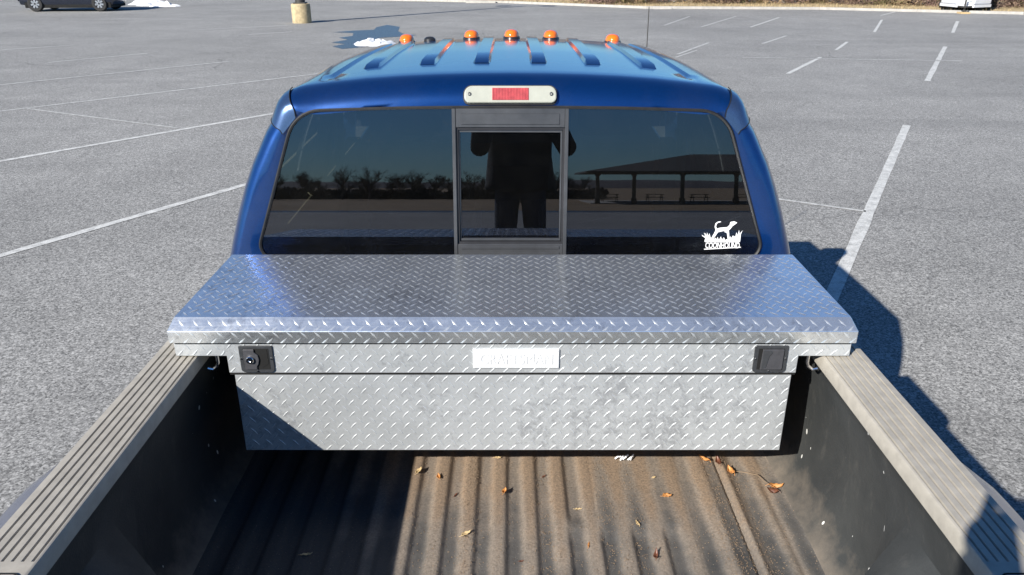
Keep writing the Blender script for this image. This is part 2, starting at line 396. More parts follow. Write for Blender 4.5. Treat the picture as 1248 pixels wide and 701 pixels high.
snow(-19.2, 43.4, 1.0, .8, .30, 11, 'snow heap just behind the tail of the dark car')
snow(-17.5, 41.4, .75, .5, .22, 23, 'low ragged snow heap furthest right of the dark car')
snow(-18.6, 41.9, .5, .35, .15, 31, 'smallest snow lump between the two bigger heaps by the dark car')
# kerb, verge
edge = [(60, 30.5), (22.4, 35.6), (14.7, 38.9), (6.6, 39.6), (-.1, 44.2), (-6.9, 46.8), (-60, 58)]
kb = MB()
for i in range(len(edge) - 1):
    a = Vector(edge[i]); b = Vector(edge[i + 1]); d = (b - a).normalized(); n = Vector((d.y, -d.x))
    if n.y < 0: n = -n
    m = max(1, int((b - a).length / 3))
    for j in range(m):
        p = a.lerp(b, j / m); q = a.lerp(b, (j + 1) / m) - d * .012
        kb.hexa([(p.x, p.y, -.05), (q.x, q.y, -.05), (q.x + n.x * .18, q.y + n.y * .18, -.05), (p.x + n.x * .18, p.y + n.y * .18, -.05),
                 (p.x, p.y, .11), (q.x, q.y, .11), (q.x + n.x * .18, q.y + n.y * .18, .11), (p.x + n.x * .18, p.y + n.y * .18, .11)])
o = kb.build('kerb', M['kerb']); o['kind'] = 'structure'
vg = MB(); rows = []
for x, y in edge: rows.append([(x, y + .185, .03), (x + .5, y + 3.2, .10), (x + 1, y + 9, .15)])
vg.grid(rows); o = vg.build('verge', M['drygrass'], fix=False); o['kind'] = 'structure'
gr = MB()
def edge_at(t):
    t *= len(edge) - 1; i = min(int(t), len(edge) - 2); return Vector(edge[i]).lerp(Vector(edge[i + 1]), t - i)
for i in range(9000):
    p = edge_at(random.uniform(.15, 4.9) / 6); q = p + Vector((random.uniform(-.1, .3), random.uniform(.25, 4.5)))
    h = random.uniform(.05, .22); a = random.uniform(0, pi); w = .02
    gr.add([(q.x - w * cos(a), q.y - w * sin(a), .02), (q.x + w * cos(a), q.y + w * sin(a), .02), (q.x + random.uniform(-.08, .08), q.y, h)], [(0, 1, 2)])
tag(gr.build('dry_grass', M['drygrass'], fix=False), 'pale dry winter grass growing on the verge beyond the kerb', 'grass', kind='stuff')
# background shrubs beyond the verge
def shrub_mesh(seed, h, w):
    rnd = random.Random(seed); b = MB()
    for i in range(46):
        a = rnd.uniform(0, 2 * pi); l = rnd.uniform(.6, 1) * h; s = rnd.uniform(.1, .9) * w
        p0 = Vector((rnd.uniform(-.2, .2) * w, rnd.uniform(-.2, .2) * w, 0)); p1 = p0 + Vector((cos(a) * s * .5, sin(a) * s * .5, l * .5)); p2 = p0 + Vector((cos(a) * s, sin(a) * s, l))
        b.tube([p0, p1, p2], [.014, .009, .004], 3, False)
    for i in range(1500):
        a = rnd.uniform(0, 2 * pi); r = sqrt(rnd.random()) * w; z = rnd.uniform(.02, 1) * h * (1 - .5 * (r / w) ** 2)
        c = Vector((cos(a) * r, sin(a) * r, z)); d = Vector((rnd.uniform(-1, 1), rnd.uniform(-1, 1), rnd.uniform(-.3, 1))).normalized() * rnd.uniform(.05, .16)
        e = Vector((rnd.uniform(-1, 1), rnd.uniform(-1, 1), rnd.uniform(-1, 1))).normalized() * .02
        b.add([c - d, c + e, c + d, c - e], [(0, 1, 2, 3)])
    return b
protos = []
for i, (mt, tint) in enumerate([('brush', (.17, .115, .085)), ('b2', (.20, .13, .11)), ('b3', (.15, .13, .06)), ('b4', (.24, .17, .10))]):
    if mt not in M: M[mt] = plain('bare_brush_' + ['reddish', 'olive', 'straw'][i - 1], tint, .95, 0, .4, 3)
    me = shrub_mesh(i, 2.0, 1.3).build('shrub', M[mt], fix=False); protos.append(me.data); D.objects.remove(me)
sh_lab = ['brown leafless shrub beyond the verge', 'reddish leafless shrub beyond the verge', 'olive brown shrub beyond the verge', 'straw coloured shrub beyond the verge']
sh_grp = ['brown shrubs along the far verge', 'reddish shrubs along the far verge', 'olive shrubs along the far verge', 'straw coloured shrubs along the far verge']
for i in range(34):
    x = 4.5 + i * .78 + random.uniform(-.3, .3)
    y = 42.6 if x < 15 else 42.6 - (x - 15) * .38
    if 13.5 < x < 14.4 or 7.6 < x < 9.0: continue
    o = D.objects.new('shrub', protos[i % 4]); COL.objects.link(o); o.location = (x, y + random.uniform(-.3, .8), .05)
    o.rotation_euler = (0, 0, random.uniform(0, 6)); s = random.uniform(.8, 1.2); o.scale = (s, s, s)
    tag(o, sh_lab[i % 4], 'shrub', sh_grp[i % 4])

# ================================================================== LIGHT POLE
lp = root('light_pole', (-8.0, 31.2, 0), 'dark lamp pole on a round stained concrete base across the lot', 'lamp pole')
b = MB(); b.lathe([(0, 0), (.36, 0), (.36, .64), (.34, .69), (.30, .70), (0, .70)], 28, Matrix.Translation((-8, 31.2, 0))); b.build('base', M['concrete'], lp, True)
b = MB(); b.box(-8.22, -7.78, 30.98, 31.42, .702, .74); b.build('base_plate', M['steel'], lp, bevel=.005)
b = MB(); b.lathe([(.19, .74), (.18, 2), (.08, 8.5)], 14, Matrix.Translation((-8, 31.2, 0))); b.build('pole', M['steel'], lp, True)
b = MB(); b.box(-8.9, -7.1, 31.15, 31.25, 8.45, 8.55); b.build('arm', M['steel'], lp, bevel=.01)
for s in (-1, 1):
    b = MB(); b.box(-8 + s * 1.15 - .3, -8 + s * 1.15 + .3, 30.95, 31.45, 8.4, 8.6); b.build('lamp_head', M['steel'], lp, bevel=.04)

# ================================================================== DARK CAR
def make_wheel(parent, cx, cy, cz, r, w, side, detail=True, name='wheel'):
    """axle along X; side = +1 outer face towards +X"""
    R = Matrix.Translation((cx, cy, cz)) @ Matrix.Rotation(pi / 2 * side, 4, 'Y')
    h = w / 2
    t = MB(); t.lathe([(r * .58, -h), (r * .9, -h), (r * .97, -h * .8), (r, -h * .45), (r, h * .45), (r * .97, h * .8), (r * .9, h), (r * .6, h * .96), (r * .58, h * .6)], 36, R)
    ty = t.build('wheel', M['tyre'], parent, True)
    b = MB(); b.lathe([(r * .6, h * .9), (r * .57, h * .93), (r * .55, h * .7), (r * .5, h * .45), (r * .16, h * .55), (r * .13, h * .75), (0, h * .75)], 30, R)
    rim = b.build('rim', M['slider_dark'], ty, True)
    for i in range(7):
        a = 2 * pi * i / 7; b = MB(); p = [(r * .1, .7), (r * .56, .86)]
        c, s_ = cos(a), sin(a); q = []
        for hh in (h * .5, h * .86):
            for rr, ww in ((r * .12, .035), (r * .56, .055)):
                q.append((rr * c - ww * r / .4 * s_, rr * s_ + ww * r / .4 * c, hh)); q.append((rr * c + ww * r / .4 * s_, rr * s_ - ww * r / .4 * c, hh))
        P = [tuple(R @ Vector(v)) for v in q]
        b.hexa([P[0], P[2], P[3], P[1], P[4], P[6], P[7], P[5]]); b.build('spoke', M['rim'], ty)
    return ty
def make_car(loc, rz):
    """nose towards -X after rotation; built nose along +Y"""
    r = root('parked_car', (0, 0, 0), 'dark navy car with silver spoked wheels parked at the far left', 'car')
    sect = [(-2.04, .45, .95, .72), (-1.98, .30, 1.05, .85), (-1.75, .25, 1.08, .89), (-.9, .22, 1.06, .91), (0, .22, 1.02, .91), (.9, .22, .99, .91), (1.7, .25, .90, .89), (2.15, .30, .78, .80), (2.3, .42, .66, .62)]
    rows = []
    for y, z0, z1, w in sect:
        rows.append([(-w * .9, y, z0), (-w, y, z0 + .18), (-w, y, z1 - .22), (-w * .93, y, z1 - .03), (0, y, z1), (w * .93, y, z1 - .03), (w, y, z1 - .22), (w, y, z0 + .18), (w * .9, y, z0), (0, y, z0 - .02), (-w * .9, y, z0)])
    b = MB().grid(rows)
    for e in (0, -1): b.add(rows[e][:-1], [tuple(range(10))])
    b.build('body', M['suv'], r, True)
    cab = [(-1.9, 1.05, .78), (-1.7, 1.42, .64), (-1.2, 1.56, .62), (.1, 1.58, .62), (.5, 1.50, .63), (1.25, 1.0, .76)]
    rows = [[(-.83, y, 1.0), (-lerp(.83, w, (z - 1) / .56), y, z - .08 * (z > 1.1)), (-w * .7, y, z), (w * .7, y, z), (lerp(.83, w, (z - 1) / .56), y, z - .08 * (z > 1.1)), (.83, y, 1.0)] for y, z, w in cab]
    b = MB().grid(rows); b.build('roof', M['suv'], r, True)
    for s in (-1, 1):
        for y0, y1, t0, t1 in ((-1.55, -.45, -1.35, -.45), (-.38, .95, -.38, .4)):
            b = MB(); q = [(s * .80, y0, 1.06), (s * .80, y1, 1.06), (s * .71, t1, 1.44), (s * .71, t0, 1.44)]
            q2 = [(x + s * .012 + s * .03, y, z) for x, y, z in q]; b.hexa(q + q2); b.build('window', M['black'], r)
        b = MB(); b.box(min(s*.5, s*.82), max(s*.5, s*.82), -2.06, -1.96, .74, .92); b.build('tail_light', M['lens_red'], r, bevel=.01)
        b = MB(); b.box(min(s*.45, s*.78), max(s*.45, s*.78), 2.08, 2.26, .58, .72); b.build('headlight', M['lens_white'], r, bevel=.02)
        for y in (-1.42, 1.42): make_wheel(r, s * .83, y, .34, .34, .22, s)
        b = MB(); b.box(s*.93-.09, s*.93+.09, .75, .88, 1.02, 1.16); b.build('wing_mirror', M['suv'], r, bevel=.03)
    b = MB(); b.box(-.86, .86, -1.9, 1.9, .16, .40); b.build('dark_underside', M['void'], r)
    r.location = loc; r.rotation_euler = (0, 0, rz); return r
make_car((-20.35, 38.4, 0), radians(94))

# ================================================================== TRAILER
tr = root('utility_trailer', (20.3, 38.4, 0), 'white enclosed trailer with tongue jack standing on the far grass edge', 'trailer')
b = MB(); b.prism([(-1.0, 0), (-.35, -.9), (.35, -.9), (1.0, 0), (1.0, 3.2), (-1.0, 3.2)], lambda x, y: (20.3 + x, 38.4 + y, .36), lambda x, y: (20.3 + x, 38.4 + y, 2.3)); b.build('box_body', M['trailer'], tr, bevel=.05)
b = MB(); b.prism([(-1.03, 0), (-.36, -.93), (.36, -.93), (1.03, 0), (1.03, 3.2), (-1.03, 3.2)], lambda x, y: (20.3 + x, 38.4 + y, .24), lambda x, y: (20.3 + x, 38.4 + y, .355)); b.build('frame', M['trailer'], tr)
b = MB(); b.box(19.35, 21.25, 38.42, 41.4, .04, .235); b.build('dark_underside', M['void'], tr)  # black box stands in for the shadow under the trailer
for s in (-1, 1):
    b = MB(); b.tube([(20.3 + s * .5, 38.0, .28), (20.3, 36.9, .28)], .04, 6); b.build('tongue', M['steel'], tr)
    make_wheel(tr, 20.3 + s * .98, 39.9, .33, .33, .2, s)
    b = MB(); b.box(20.3 + s * .62 - .14, 20.3 + s * .62 + .14, 38.3, 38.34, .02, .24); b.build('mud_flap', M['rubber'], tr)
b = MB(); b.tube([(20.3, 37.05, .06), (20.3, 37.05, .75)], .035, 8); b.tube([(20.3, 37.05, .75), (20.45, 37.0, .8)], .015, 6); b.build('jack', M['steel'], tr)
b = MB(); b.box(19.9, 20.3, 35.97, 36.37, 0, .07)
tag(b.build('timber_block', M['leaf_tan'], bevel=.005), 'timber block on the ground under the trailer jack', 'block')
tr.location = (20.75, 37.35, 0); tr.rotation_euler = (0, 0, radians(-29))
# low white marker posts and pale slabs at the far kerb
def post(x, y, w, h, lab, mat='trailer'):
    b = MB(); b.box(x - w / 2, x + w / 2, y - .07, y + .07, 0.02, h); tag(b.build('marker_post', M[mat], bevel=.01, origin=(x, y, 0)), lab, 'post')
post(7.9, 43.6, .25, 1.1, 'white post behind the truck antenna at the far verge'); post(8.7, 43.7, .3, 1.1, 'second white post beside the antenna at the far verge')

for x, y, w, lab in [(7.3, 39.3, .9, 'pale concrete wheel stop beside the antenna at the lot edge'), (-1.6, 44.3, 1.6, 'pale concrete wheel stop straight ahead beyond the truck roof')]:
    b = MB(); b.prism([(-.09, 0), (.09, 0), (.06, .13), (-.06, .13)], lambda p, q: (x - w / 2, y + p, q), lambda p, q: (x + w / 2, y + p, q)); tag(b.build('wheel_stop', M['kerb'], bevel=.01), lab, 'wheel stop')
# white gable-ended shed low behind the shrubs
shd = root('garden_shed', (13.9, 43.6, 0), 'white shed mostly hidden behind the shrubs at the right', 'shed')
b = MB(); b.box(12.8, 15.0, 43, 45, 0, 2.1); b.build('wall', M['trailer'], shd)
b = MB(); b.prism([(-1.25, 2.1), (1.25, 2.1), (0, 2.9)], lambda p, q: (13.9 + p, 42.85, q), lambda p, q: (13.9 + p, 45.15, q)); b.build('roof', M['roofing'], shd)
b = MB(); b.box(13.5, 14.3, 42.96, 42.995, .1, 1.95); b.build('door', M['kerb'], shd)

# ================================================================== THE TRUCK
T = root('pickup_truck', (0, 2.5, 0), 'blue pickup truck with amber roof lights seen from its open bed', 'pickup truck')
TA = math.tan(radians(7.9))
def Yr(z): return 2.406 + (z - 1.467) * TA if z > 1.44 else 2.402
# half profile of the cab, from roof centre to sill (x, z)
PROF0 = [(0, 2.040), (.12, 2.039), (.24, 2.036), (.36, 2.031), (.48, 2.023), (.56, 2.015), (.605, 2.010), (.615, 1.999), (.632, 1.998), (.642, 2.006), (.675, 2.002),
        (.70, 1.998), (.727, 1.990), (.750, 1.976), (.768, 1.957), (.782, 1.930), (.795, 1.900), (.815, 1.870), (.832, 1.840), (.852, 1.80), (.871, 1.765), (.903, 1.69), (.935, 1.60), (.965, 1.50), (.99, 1.41), (1.0, 1.30), (1.005, 1.15), (1.0, .95), (.985, .78), (.965, .60)]
def dim(x, z): return (x * .982, z * .982 + .0432)
PROF = [dim(x, z) for x, z in PROF0]
def normals(P):
    out = []
    for i in range(len(P)):
        a = P[max(0, i - 1)]; b = P[min(len(P) - 1, i + 1)]; dx, dz = b[0] - a[0], b[1] - a[1]; l = math.hypot(dx, dz); out.append((-dz / l, dx / l))
    # smooth
    return [(sum(out[max(0, min(len(P)-1, i+k))][0] for k in (-2,-1,0,1,2)) / 5, sum(out[max(0, min(len(P)-1, i+k))][1] for k in (-2,-1,0,1,2)) / 5) for i in range(len(P))]
PN = [(-a, -b) if b < 0 and i < 10 else (a, b) for i, (a, b) in enumerate(normals(PROF))]
PN = [(0.0, 1.0)] + [((a, b) if (a * p[0] + b * (p[1] - 1.5)) > 0 else (-a, -b)) for (a, b), p in list(zip(PN, PROF))[1:]]
def wtop(z):  # full half width at height z on the side
    S = PROF[12:]
    for i in range(len(S) - 1):
        if S[i][1] >= z >= S[i + 1][1]: t = (S[i][1] - z) / (S[i][1] - S[i + 1][1]); return lerp(S[i][0], S[i + 1][0], t)
    return S[0][0] if z > S[0][1] else S[-1][0]
def roofdrop(y): return .012 * smst(2.6, 4.3, y) + .03 * max(0, (y - 3.2) / 1.1) ** 2
PROFR = [(x, (lerp(2.0169, 2.0092, (x - .594) / .069) if .595 < x < .66 else z)) for x, z in PROF]
def station(k, n=7):      # rear rounding stations
    a = (k / n) * pi / 2; row = []
    for i, ((x, z), (nx, nz)) in enumerate(zip(PROFR, PN)):
        R = lerp(.085, .05, smst(.6, .78, x)) if z > 1.9 else .05
        ins = R * (1 - sin(a)); xx = max(0, x - nx * ins) if i else 0; zz = z - nz * ins
        Ry = lerp(.11, .10, smst(.6, .8, x))
        row.append((xx, Yr(zz) + Ry * (1 - cos(a)), zz))
    return row
def mirror(row): return [(-x, y, z) for x, y, z in row[::-1]][:-1] + row
R0 = [station(k) for k in range(8)]
XJ0, XJ1 = 14, 19           # profile rows that carry the joint trim
b = MB(); b.grid([mirror(r) for r in R0])
body_rows = [mirror([(x, Yr(z) + .105, z) for x, z in PROF])]
ys = [2.75, 2.80, 3.22, 3.34, 3.7, 4.0, 4.15, 4.25, 4.35, 4.5, 4.65, 4.85]
def front_z(y): return 9.0 if y < 4.12 else 2.012 - (y - 4.12) * .82
cell_rows = [R0[7], [(x * 1.0, max(2.66, R0[7][i][1] + .02), z) for i, (x, z) in enumerate(PROFR)]]
for y in ys:
    zm = front_z(y); row = []
    for i, (x, z) in enumerate(PROF):
        z2 = z - roofdrop(y) * smst(1.5, 1.9, z)
        nar = 1 - .03 * smst(3, 4.5, y) * smst(1.5, 1.9, z)
        if z2 > zm:
            zz = max(zm, 1.30); row.append(((x / .75 if x < .75 else 1) * wtop(zz) * (nar if zz > 1.5 else 1) * (1 if i else 0), y, zz))
        else: row.append((x * nar, y, z2))
    cell_rows.append(row)
side_glass = []; wind = []
paint = MB()
for s in (-1, 1):
    for i in range(len(cell_rows) - 1):
        for j in range(len(PROF) - 1):
            q = [cell_rows[i][j], cell_rows[i][j + 1], cell_rows[i + 1][j + 1], cell_rows[i + 1][j]]
            q = [(s * x, y, z) for x, y, z in q]
            y0 = min(p[1] for p in q); y1 = max(p[1] for p in q); zt = max(p[2] for p in q); zb = min(p[2] for p in q)
            if 15 <= j < 23 and 2.78 < y0 + .04 and y1 < 3.25: side_glass.append((0, s, q)); continue
            if 15 <= j < 23 and y0 > 3.3 and y1 < 4.2: side_glass.append((1, s, q)); continue
            if y0 > 4.14 and (zt > front_z(y0) - .003) and (zb > 1.36) and j < 22 and abs(q[0][2] - q[1][2]) < .02: wind.append(q); continue
            if y0 > 4.2 and 15 <= j < 23 and zb > 1.45 and zt < front_z(y1) : side_glass.append((1, s, q)); continue
            paint.add(q, [(0, 1, 2, 3)])
# rear face: strip between the inset outline and the window opening
def roundpoly(cs, n=8):
    out = []; m = len(cs)
    for i, (x, z, r) in enumerate(cs):
        p = Vector((x, z)); a = (Vector(cs[i - 1][:2]) - p).normalized(); c = (Vector(cs[(i + 1) % m][:2]) - p).normalized()
        ang = a.angle(c); d = r / math.tan(ang / 2); cen = p + (a + c).normalized() * (r / sin(ang / 2))
        s0 = p + a * d - cen; s1 = p + c * d - cen; A = atan2(s0.y, s0.x); B = atan2(s1.y, s1.x); dd = (B - A + pi) % (2 * pi) - pi
        for k in range(n + 1): t = A + dd * k / n; out.append((cen.x + r * cos(t), cen.y + r * sin(t)))
    return out
WIN = roundpoly([(-.868, 1.445, .05), (-.700, 1.935, .12), (-.35, 1.945, 3), (0, 1.948, 3), (.35, 1.945, 3), (.700, 1.935, .12), (.868, 1.445, .05)][::-1])
WIN = [dim(x, z) for x, z in WIN]
def P0(x, z, d=0): return (x, Yr(z) - d, z)
def P(x, z, d=0): return P0(*dim(x, z), d)
def ray_hit(poly, c, ang):
    d = Vector((cos(ang), sin(ang))); best = None
    for i in range(len(poly)):
        a = Vector(poly[i]) - c; e = Vector(poly[(i + 1) % len(poly)]) - Vector(poly[i]); den = d.x * e.y - d.y * e.x
        if abs(den) < 1e-9: continue
        t = (a.x * e.y - a.y * e.x) / den; u = (a.x * d.y - a.y * d.x) / den
        if t > 0 and -1e-6 <= u <= 1 + 1e-6 and (best is None or t < best): best = t
    return c + d * best
C0 = Vector((0, 1.70)); half = [(x, z) for x, y, z in R0[0]]
half = [p for p in half if p[1] > 1.36] + [(half[[i for i, p in enumerate(half) if p[1] > 1.36][-1] + 1])] 
bot = [(x, 1.30) for x in (.85, .7, .5, .3, .1)]
loop = half + bot; loop = loop + [(-x, z) for x, z in loop[::-1] if x > 0]
dense = []
for i in range(len(loop)):
    a = Vector(loop[i]); c = Vector(loop[(i + 1) % len(loop)]); m = max(1, int((c - a).length / .03))
    for k in range(m): dense.append(a.lerp(c, k / m))
rf = MB(); n = len(dense); vs = []
for p in dense:
    h = ray_hit(WIN, C0, atan2(p.y - C0.y, p.x - C0.x)); vs.append(P0(p.x, p.y))
    hm = (p + h) / 2; vs.append(P0(hm.x, hm.y)); vs.append(P0(h.x, h.y, -.006))
rf.add(vs, [(3 * i + q, 3 * i + q + 1, 3 * ((i + 1) % n) + q + 1, 3 * ((i + 1) % n) + q) for i in range(n) for q in (0, 1)])
# lower rear wall of the cab
rf.box(-.93, .93, 2.404, 2.43, .62, 1.3)
body = MB(); body.v = b.v[:]; body.f = b.f[:]; body.add(paint.v, paint.f); body.add(rf.v, rf.f)
cabo = body.build('cab_body', M['blue'], T, True, auto=28)
# joint trim on the upper corners of the cab
for s in (-1, 1):
    jt = MB(); rows = []
    for k in range(1, 8):
        r = R0[k]; rows.append([(s * (r[j][0] + .004 * PN[j][0]), r[j][1] - .004 * (1 - k / 8), r[j][2] + .004 * PN[j][1]) for j in range(12, 17)])
    face = []
    for t in (0, .5, 1):
        row = []
        for j in range(12, 17):
            p = Vector((R0[0][j][0], R0[0][j][2])); h = Vector((.684, 1.924)).lerp(Vector((.730, 1.872)), (j - 12) / 4); q = h.lerp(p, t)
            row.append((s * q.x, Yr(q.y) - .004, q.y))
        face.append(row)
    jt.grid(face + rows); o = jt.build('pillar_joint_cover', M['seam_blue'], T, True, auto=50)
    o['label'] = 'faded grey blue joint cover on the cab corner'
    for jj in (XJ0 - 1, 0):
        g_ = MB(); g_.tube([rr[0 if jj == XJ0 - 1 else -1] for rr in face + rows], .0016, 5); g_.build('joint_seam', M['void'], o)
# window seal
lp_ = [P0(x, z, .001) for x, z in WIN]; sl = MB(); sl.tube(lp_ + lp_[:2], .0055, 6, False); sl.build('window_seal', M['rubber'], T, True)
# glass panes
def clip(poly, x0, x1):
    for X, keep in ((x0, 1), (x1, -1)):
        out = []
        for i in range(len(poly)):
            a, c = poly[i - 1], poly[i]; ia = (a[0] - X) * keep >= 0; ic = (c[0] - X) * keep >= 0
            if ia != ic: t = (X - a[0]) / (c[0] - a[0]); out.append((X, lerp(a[1], c[1], t)))
            if ic: out.append(c)
        poly = out
    return poly
panes = {}
for nm, x0, x1 in (('left', -.9, -.1836), ('right', .1836, .9)):
    pl = clip(WIN, x0, x1); gp_ = MB(); gp_.prism(pl, lambda x, z: P0(x, z, -.001), lambda x, z: P0(x, z, -.005)); panes[nm] = gp_.build('rear_window', M['glass_tint'], T)
panes['left']['label'] = 'left fixed pane of the rear window, tinted'
panes['right']['label'] = 'right fixed pane of the rear window with hound decal'
def pbox(b, x0, x1, z0, z1, d0, d1):
    return b.hexa([P(x0, z0, d1), P(x1, z0, d1), P(x1, z0, d0), P(x0, z0, d0), P(x0, z1, d1), P(x1, z1, d1), P(x1, z1, d0), P(x0, z1, d0)])
sf = MB()
pbox(sf, -.190, -.178, 1.446, 1.944, -.012, .008); pbox(sf, .178, .190, 1.446, 1.944, -.012, .008)
pbox(sf, -.178, .178, 1.884, 1.944, -.012, .006); pbox(sf, -.178, .178, 1.446, 1.500, -.012, .006)
fr_o = sf.build('slider_frame', M['slider'], T, bevel=.0015, seg=1)
b = MB(); pbox(b, -.160, .160, 1.894, 1.928, .006, .0085); b.build('top_plate', M['slider'], fr_o, bevel=.001, seg=1)
for z in (1.462, 1.484):
    b = MB(); pbox(b, -.166, .166, z, z + .010, .006, .0085); b.build('sill_rib', M['slider'], fr_o, bevel=.001, seg=1)
b = MB(); pbox(b, -.178, -.171, 1.500, 1.884, -.03, .0); pbox(b, .171, .178, 1.500, 1.884, -.03, .0); pbox(b, -.171, .171, 1.876, 1.884, -.03, .0); pbox(b, -.171, .171, 1.500, 1.507, -.03, 0)
ch = b.build('slider_channel', M['slider_dark'], fr_o)
b = MB(); pbox(b, -.170, .170, 1.867, 1.875, -.022, -.006); pbox(b, -.170, .170, 1.508, 1.516, -.022, -.006); pbox(b, -.170, -.165, 1.516, 1.867, -.022, -.006); pbox(b, .165, .170, 1.516, 1.867, -.022, -.006)
b.build('sash', M['slider'], fr_o, bevel=.001, seg=1)
b = MB(); pbox(b, -.165, .165, 1.516, 1.867, -.018, -.013); o = b.build('sliding_window', M['glass_tint'], T); o['label'] = 'centre sliding pane of the rear window'
# side glass, windscreen
for key in (0, 1):
    for s in (-1, 1):
        g_ = MB()
        for k_, s_, q in side_glass:
            if k_ == key and s_ == s: g_.add([(x - s * .006, y, z) for x, y, z in q], [(0, 1, 2, 3)])
        if g_.f: g_.build(['quarter_window', 'door_window'][key], M['glass_clear'], T, True)
g_ = MB()
for q in wind: g_.add([(x, y - .004, z - .004) for x, y, z in q], [(0, 1, 2, 3)])
g_.build('windscreen', M['glass_clear'], T, True)
# roof ribs
RZ = lambda x, y: 2.0465 - .0295 * (abs(x) / .589) ** 2 - roofdrop(y)
for x in (-.498, -.297, -.102, .102, .297, .498):
    w = .035; y0 = 2.84; y1 = 3.95; h = .012; rows = []
    for t, hh, ww in ((y0, 0, 1.0), (y0 + .045, h, .95), (y0 + .25, h, .95), (3.3, h, .95), (3.6, h, .95), (3.8, h, .95), (y1 - .05, h, .95), (y1, 0, .85)):
        rows.append([(x + k * w * ww, t, RZ(x + k * w, t) + (hh if abs(k) < .8 else -.006) + .0015) for k in (-1, -.72, -.4, 0, .4, .72, 1)])
    MB().grid(rows).build('roof_rib', M['blue'], T, True, auto=25)
# clearance lights
def marker(x, y, z):
    b = MB(); Mx = Matrix.Translation((x, y, z)) @ Matrix.Diagonal((1.0, 1.45, 1, 1))
    b.lathe([(.041, -.006), (.043, 0), (.041, .008), (.036, .012)], 20, Mx)
    base = b.build('roof_light', M['black'], T, True); b = MB()
    b.lathe([(.037, .008), (.036, .020), (.032, .031), (.024, .039), (.011, .043), (0, .044)], 20, Mx); b.build('amber_lens', M['amber'], base, True)
for x in (-.518, -.194, .006, .202, .512): marker(x, 4.03, RZ(x, 4.03) - .002)
b = MB(); b.lathe([(.03, 0), (.028, .012), (.018, .02), (0, .023)], 18, Matrix.Translation((-.403, 4.03, RZ(-.403, 4.03) - .002))); b.build('roof_antenna_puck', M['black'], T, True)
# third brake light
def hp(x, z, d): return (x, 2.5, z)
bl = MB(); Zb = 1.988; Yb = Yr(Zb)
def BL(x, z, d):   # local frame tilted with the header
    t = radians(24); return (x * .985, 2.4815 + z * sin(t) - d * cos(t), 1.9915 + z * cos(t) + d * sin(t))
pill = roundpoly([(-.148, -.027, .018), (-.148, .027, .026), (.148, .027, .026), (.148, -.027, .018)], 6)
bl.prism(pill, lambda x, z: BL(x, z, -.02), lambda x, z: BL(x, z, .014)); bo = bl.build('brake_light', M['lens_white'], T, bevel=.004)
gk = MB(); gk.prism([(x * 1.025, z * 1.13) for x, z in pill], lambda x, z: BL(x, z, -.02), lambda x, z: BL(x, z, .004)); gk.build('gasket', M['rubber'], bo)
rl = MB(); n_ = 24
for i in range(n_):
    x0 = -.058 + i * .117 / n_; rl.hexa([BL(x0, -.019, .012), BL(x0 + .0033, -.019, .012), BL(x0 + .0033, -.019, .0165), BL(x0, -.019, .0165), BL(x0, .019, .012), BL(x0 + .0033, .019, .012), BL(x0 + .0033, .019, .0165), BL(x0, .019, .0165)])
rl.hexa([BL(-.058, -.019, .0), BL(.059, -.019, .0), BL(.059, -.019, .0147), BL(-.058, -.019, .0147), BL(-.058, .019, .0), BL(.059, .019, .0), BL(.059, .019, .0147), BL(-.058, .019, .0147)])
rl.build('red_lens', M['brake_red'], bo)
for s in (-1, 1):
    b = MB(); c = Vector(BL(s * .131, 0, .0)); R = Matrix.Translation(c) @ Matrix.Rotation(radians(90 - 24), 4, 'X')
    b.lathe([(.006, .010), (.006, .016), (.003, .0165), (.002, .013), (0, .013)], 12, R); b.build('screw', M['slider'], bo)
# decal on the right pane
decal = MB(); DX, DZ = .637, 1.507; S_ = .0865 / 46 / 1.0
def dz(u, v): return (.6494 + .00019 * (v - 270) + (u - 857) * .002775, 1.5756 - (v - 270) * .0028)      # drawing units to window metres
def dpoly(pts): decal.prism(pts, lambda x, z: P(x, z, .0007), lambda x, z: P(x, z, .0012))
sc8 = lambda pts: [dz(840 + x / 10.0, 250 + y / 10.0) for x, y in pts]
for poly in ([(255,420),(300,345),(325,290),(370,275),(460,268),(490,240),(500,205),(545,198),(582,212),(560,232),(525,255),(495,295),(470,308),(400,318),(350,330),(318,375),(285,425)],
             [(430,305),(480,290),(485,350),(490,425),(468,425),(462,370),(455,335),(430,330)],
             [(318,300),(308,262),(318,222),(345,202),(382,198),(388,206),(350,215),(332,232),(326,262),(338,290)],
             [(182,445),(195,400),(160,378),(150,360),(190,385),(205,350),(178,335),(215,365),(215,330),(235,375),(245,340),(260,400),(300,415),(320,395),(330,420),(345,385),(360,425),(385,380),(398,420),(420,390),(440,425),(480,400),(500,380),(515,400),(530,370),(560,385),(575,330),(590,370),(605,300),(612,350),(650,305),(628,355),(620,445)],
             [(178,532),(630,508),(632,518),(180,543)],
             [(195,456),(612,450),(612,454),(195,460)]):
    q = sc8(poly)
    bmt = bmesh.new(); vs_ = [bmt.verts.new(P(x, z, .0010)) for x, z in q]; f_ = bmt.faces.new(vs_); r_ = bmesh.ops.triangulate(bmt, faces=[f_])
    bmt.verts.index_update(); decal.add([v.co[:] for v in bmt.verts], [tuple(v.index for v in f.verts) for f in bmt.faces]); bmt.free()
dco = decal.build('hound_decal', M['white'], panes['right'], fix=False); dco['label'] = 'white hound decal reading COONHOUND'
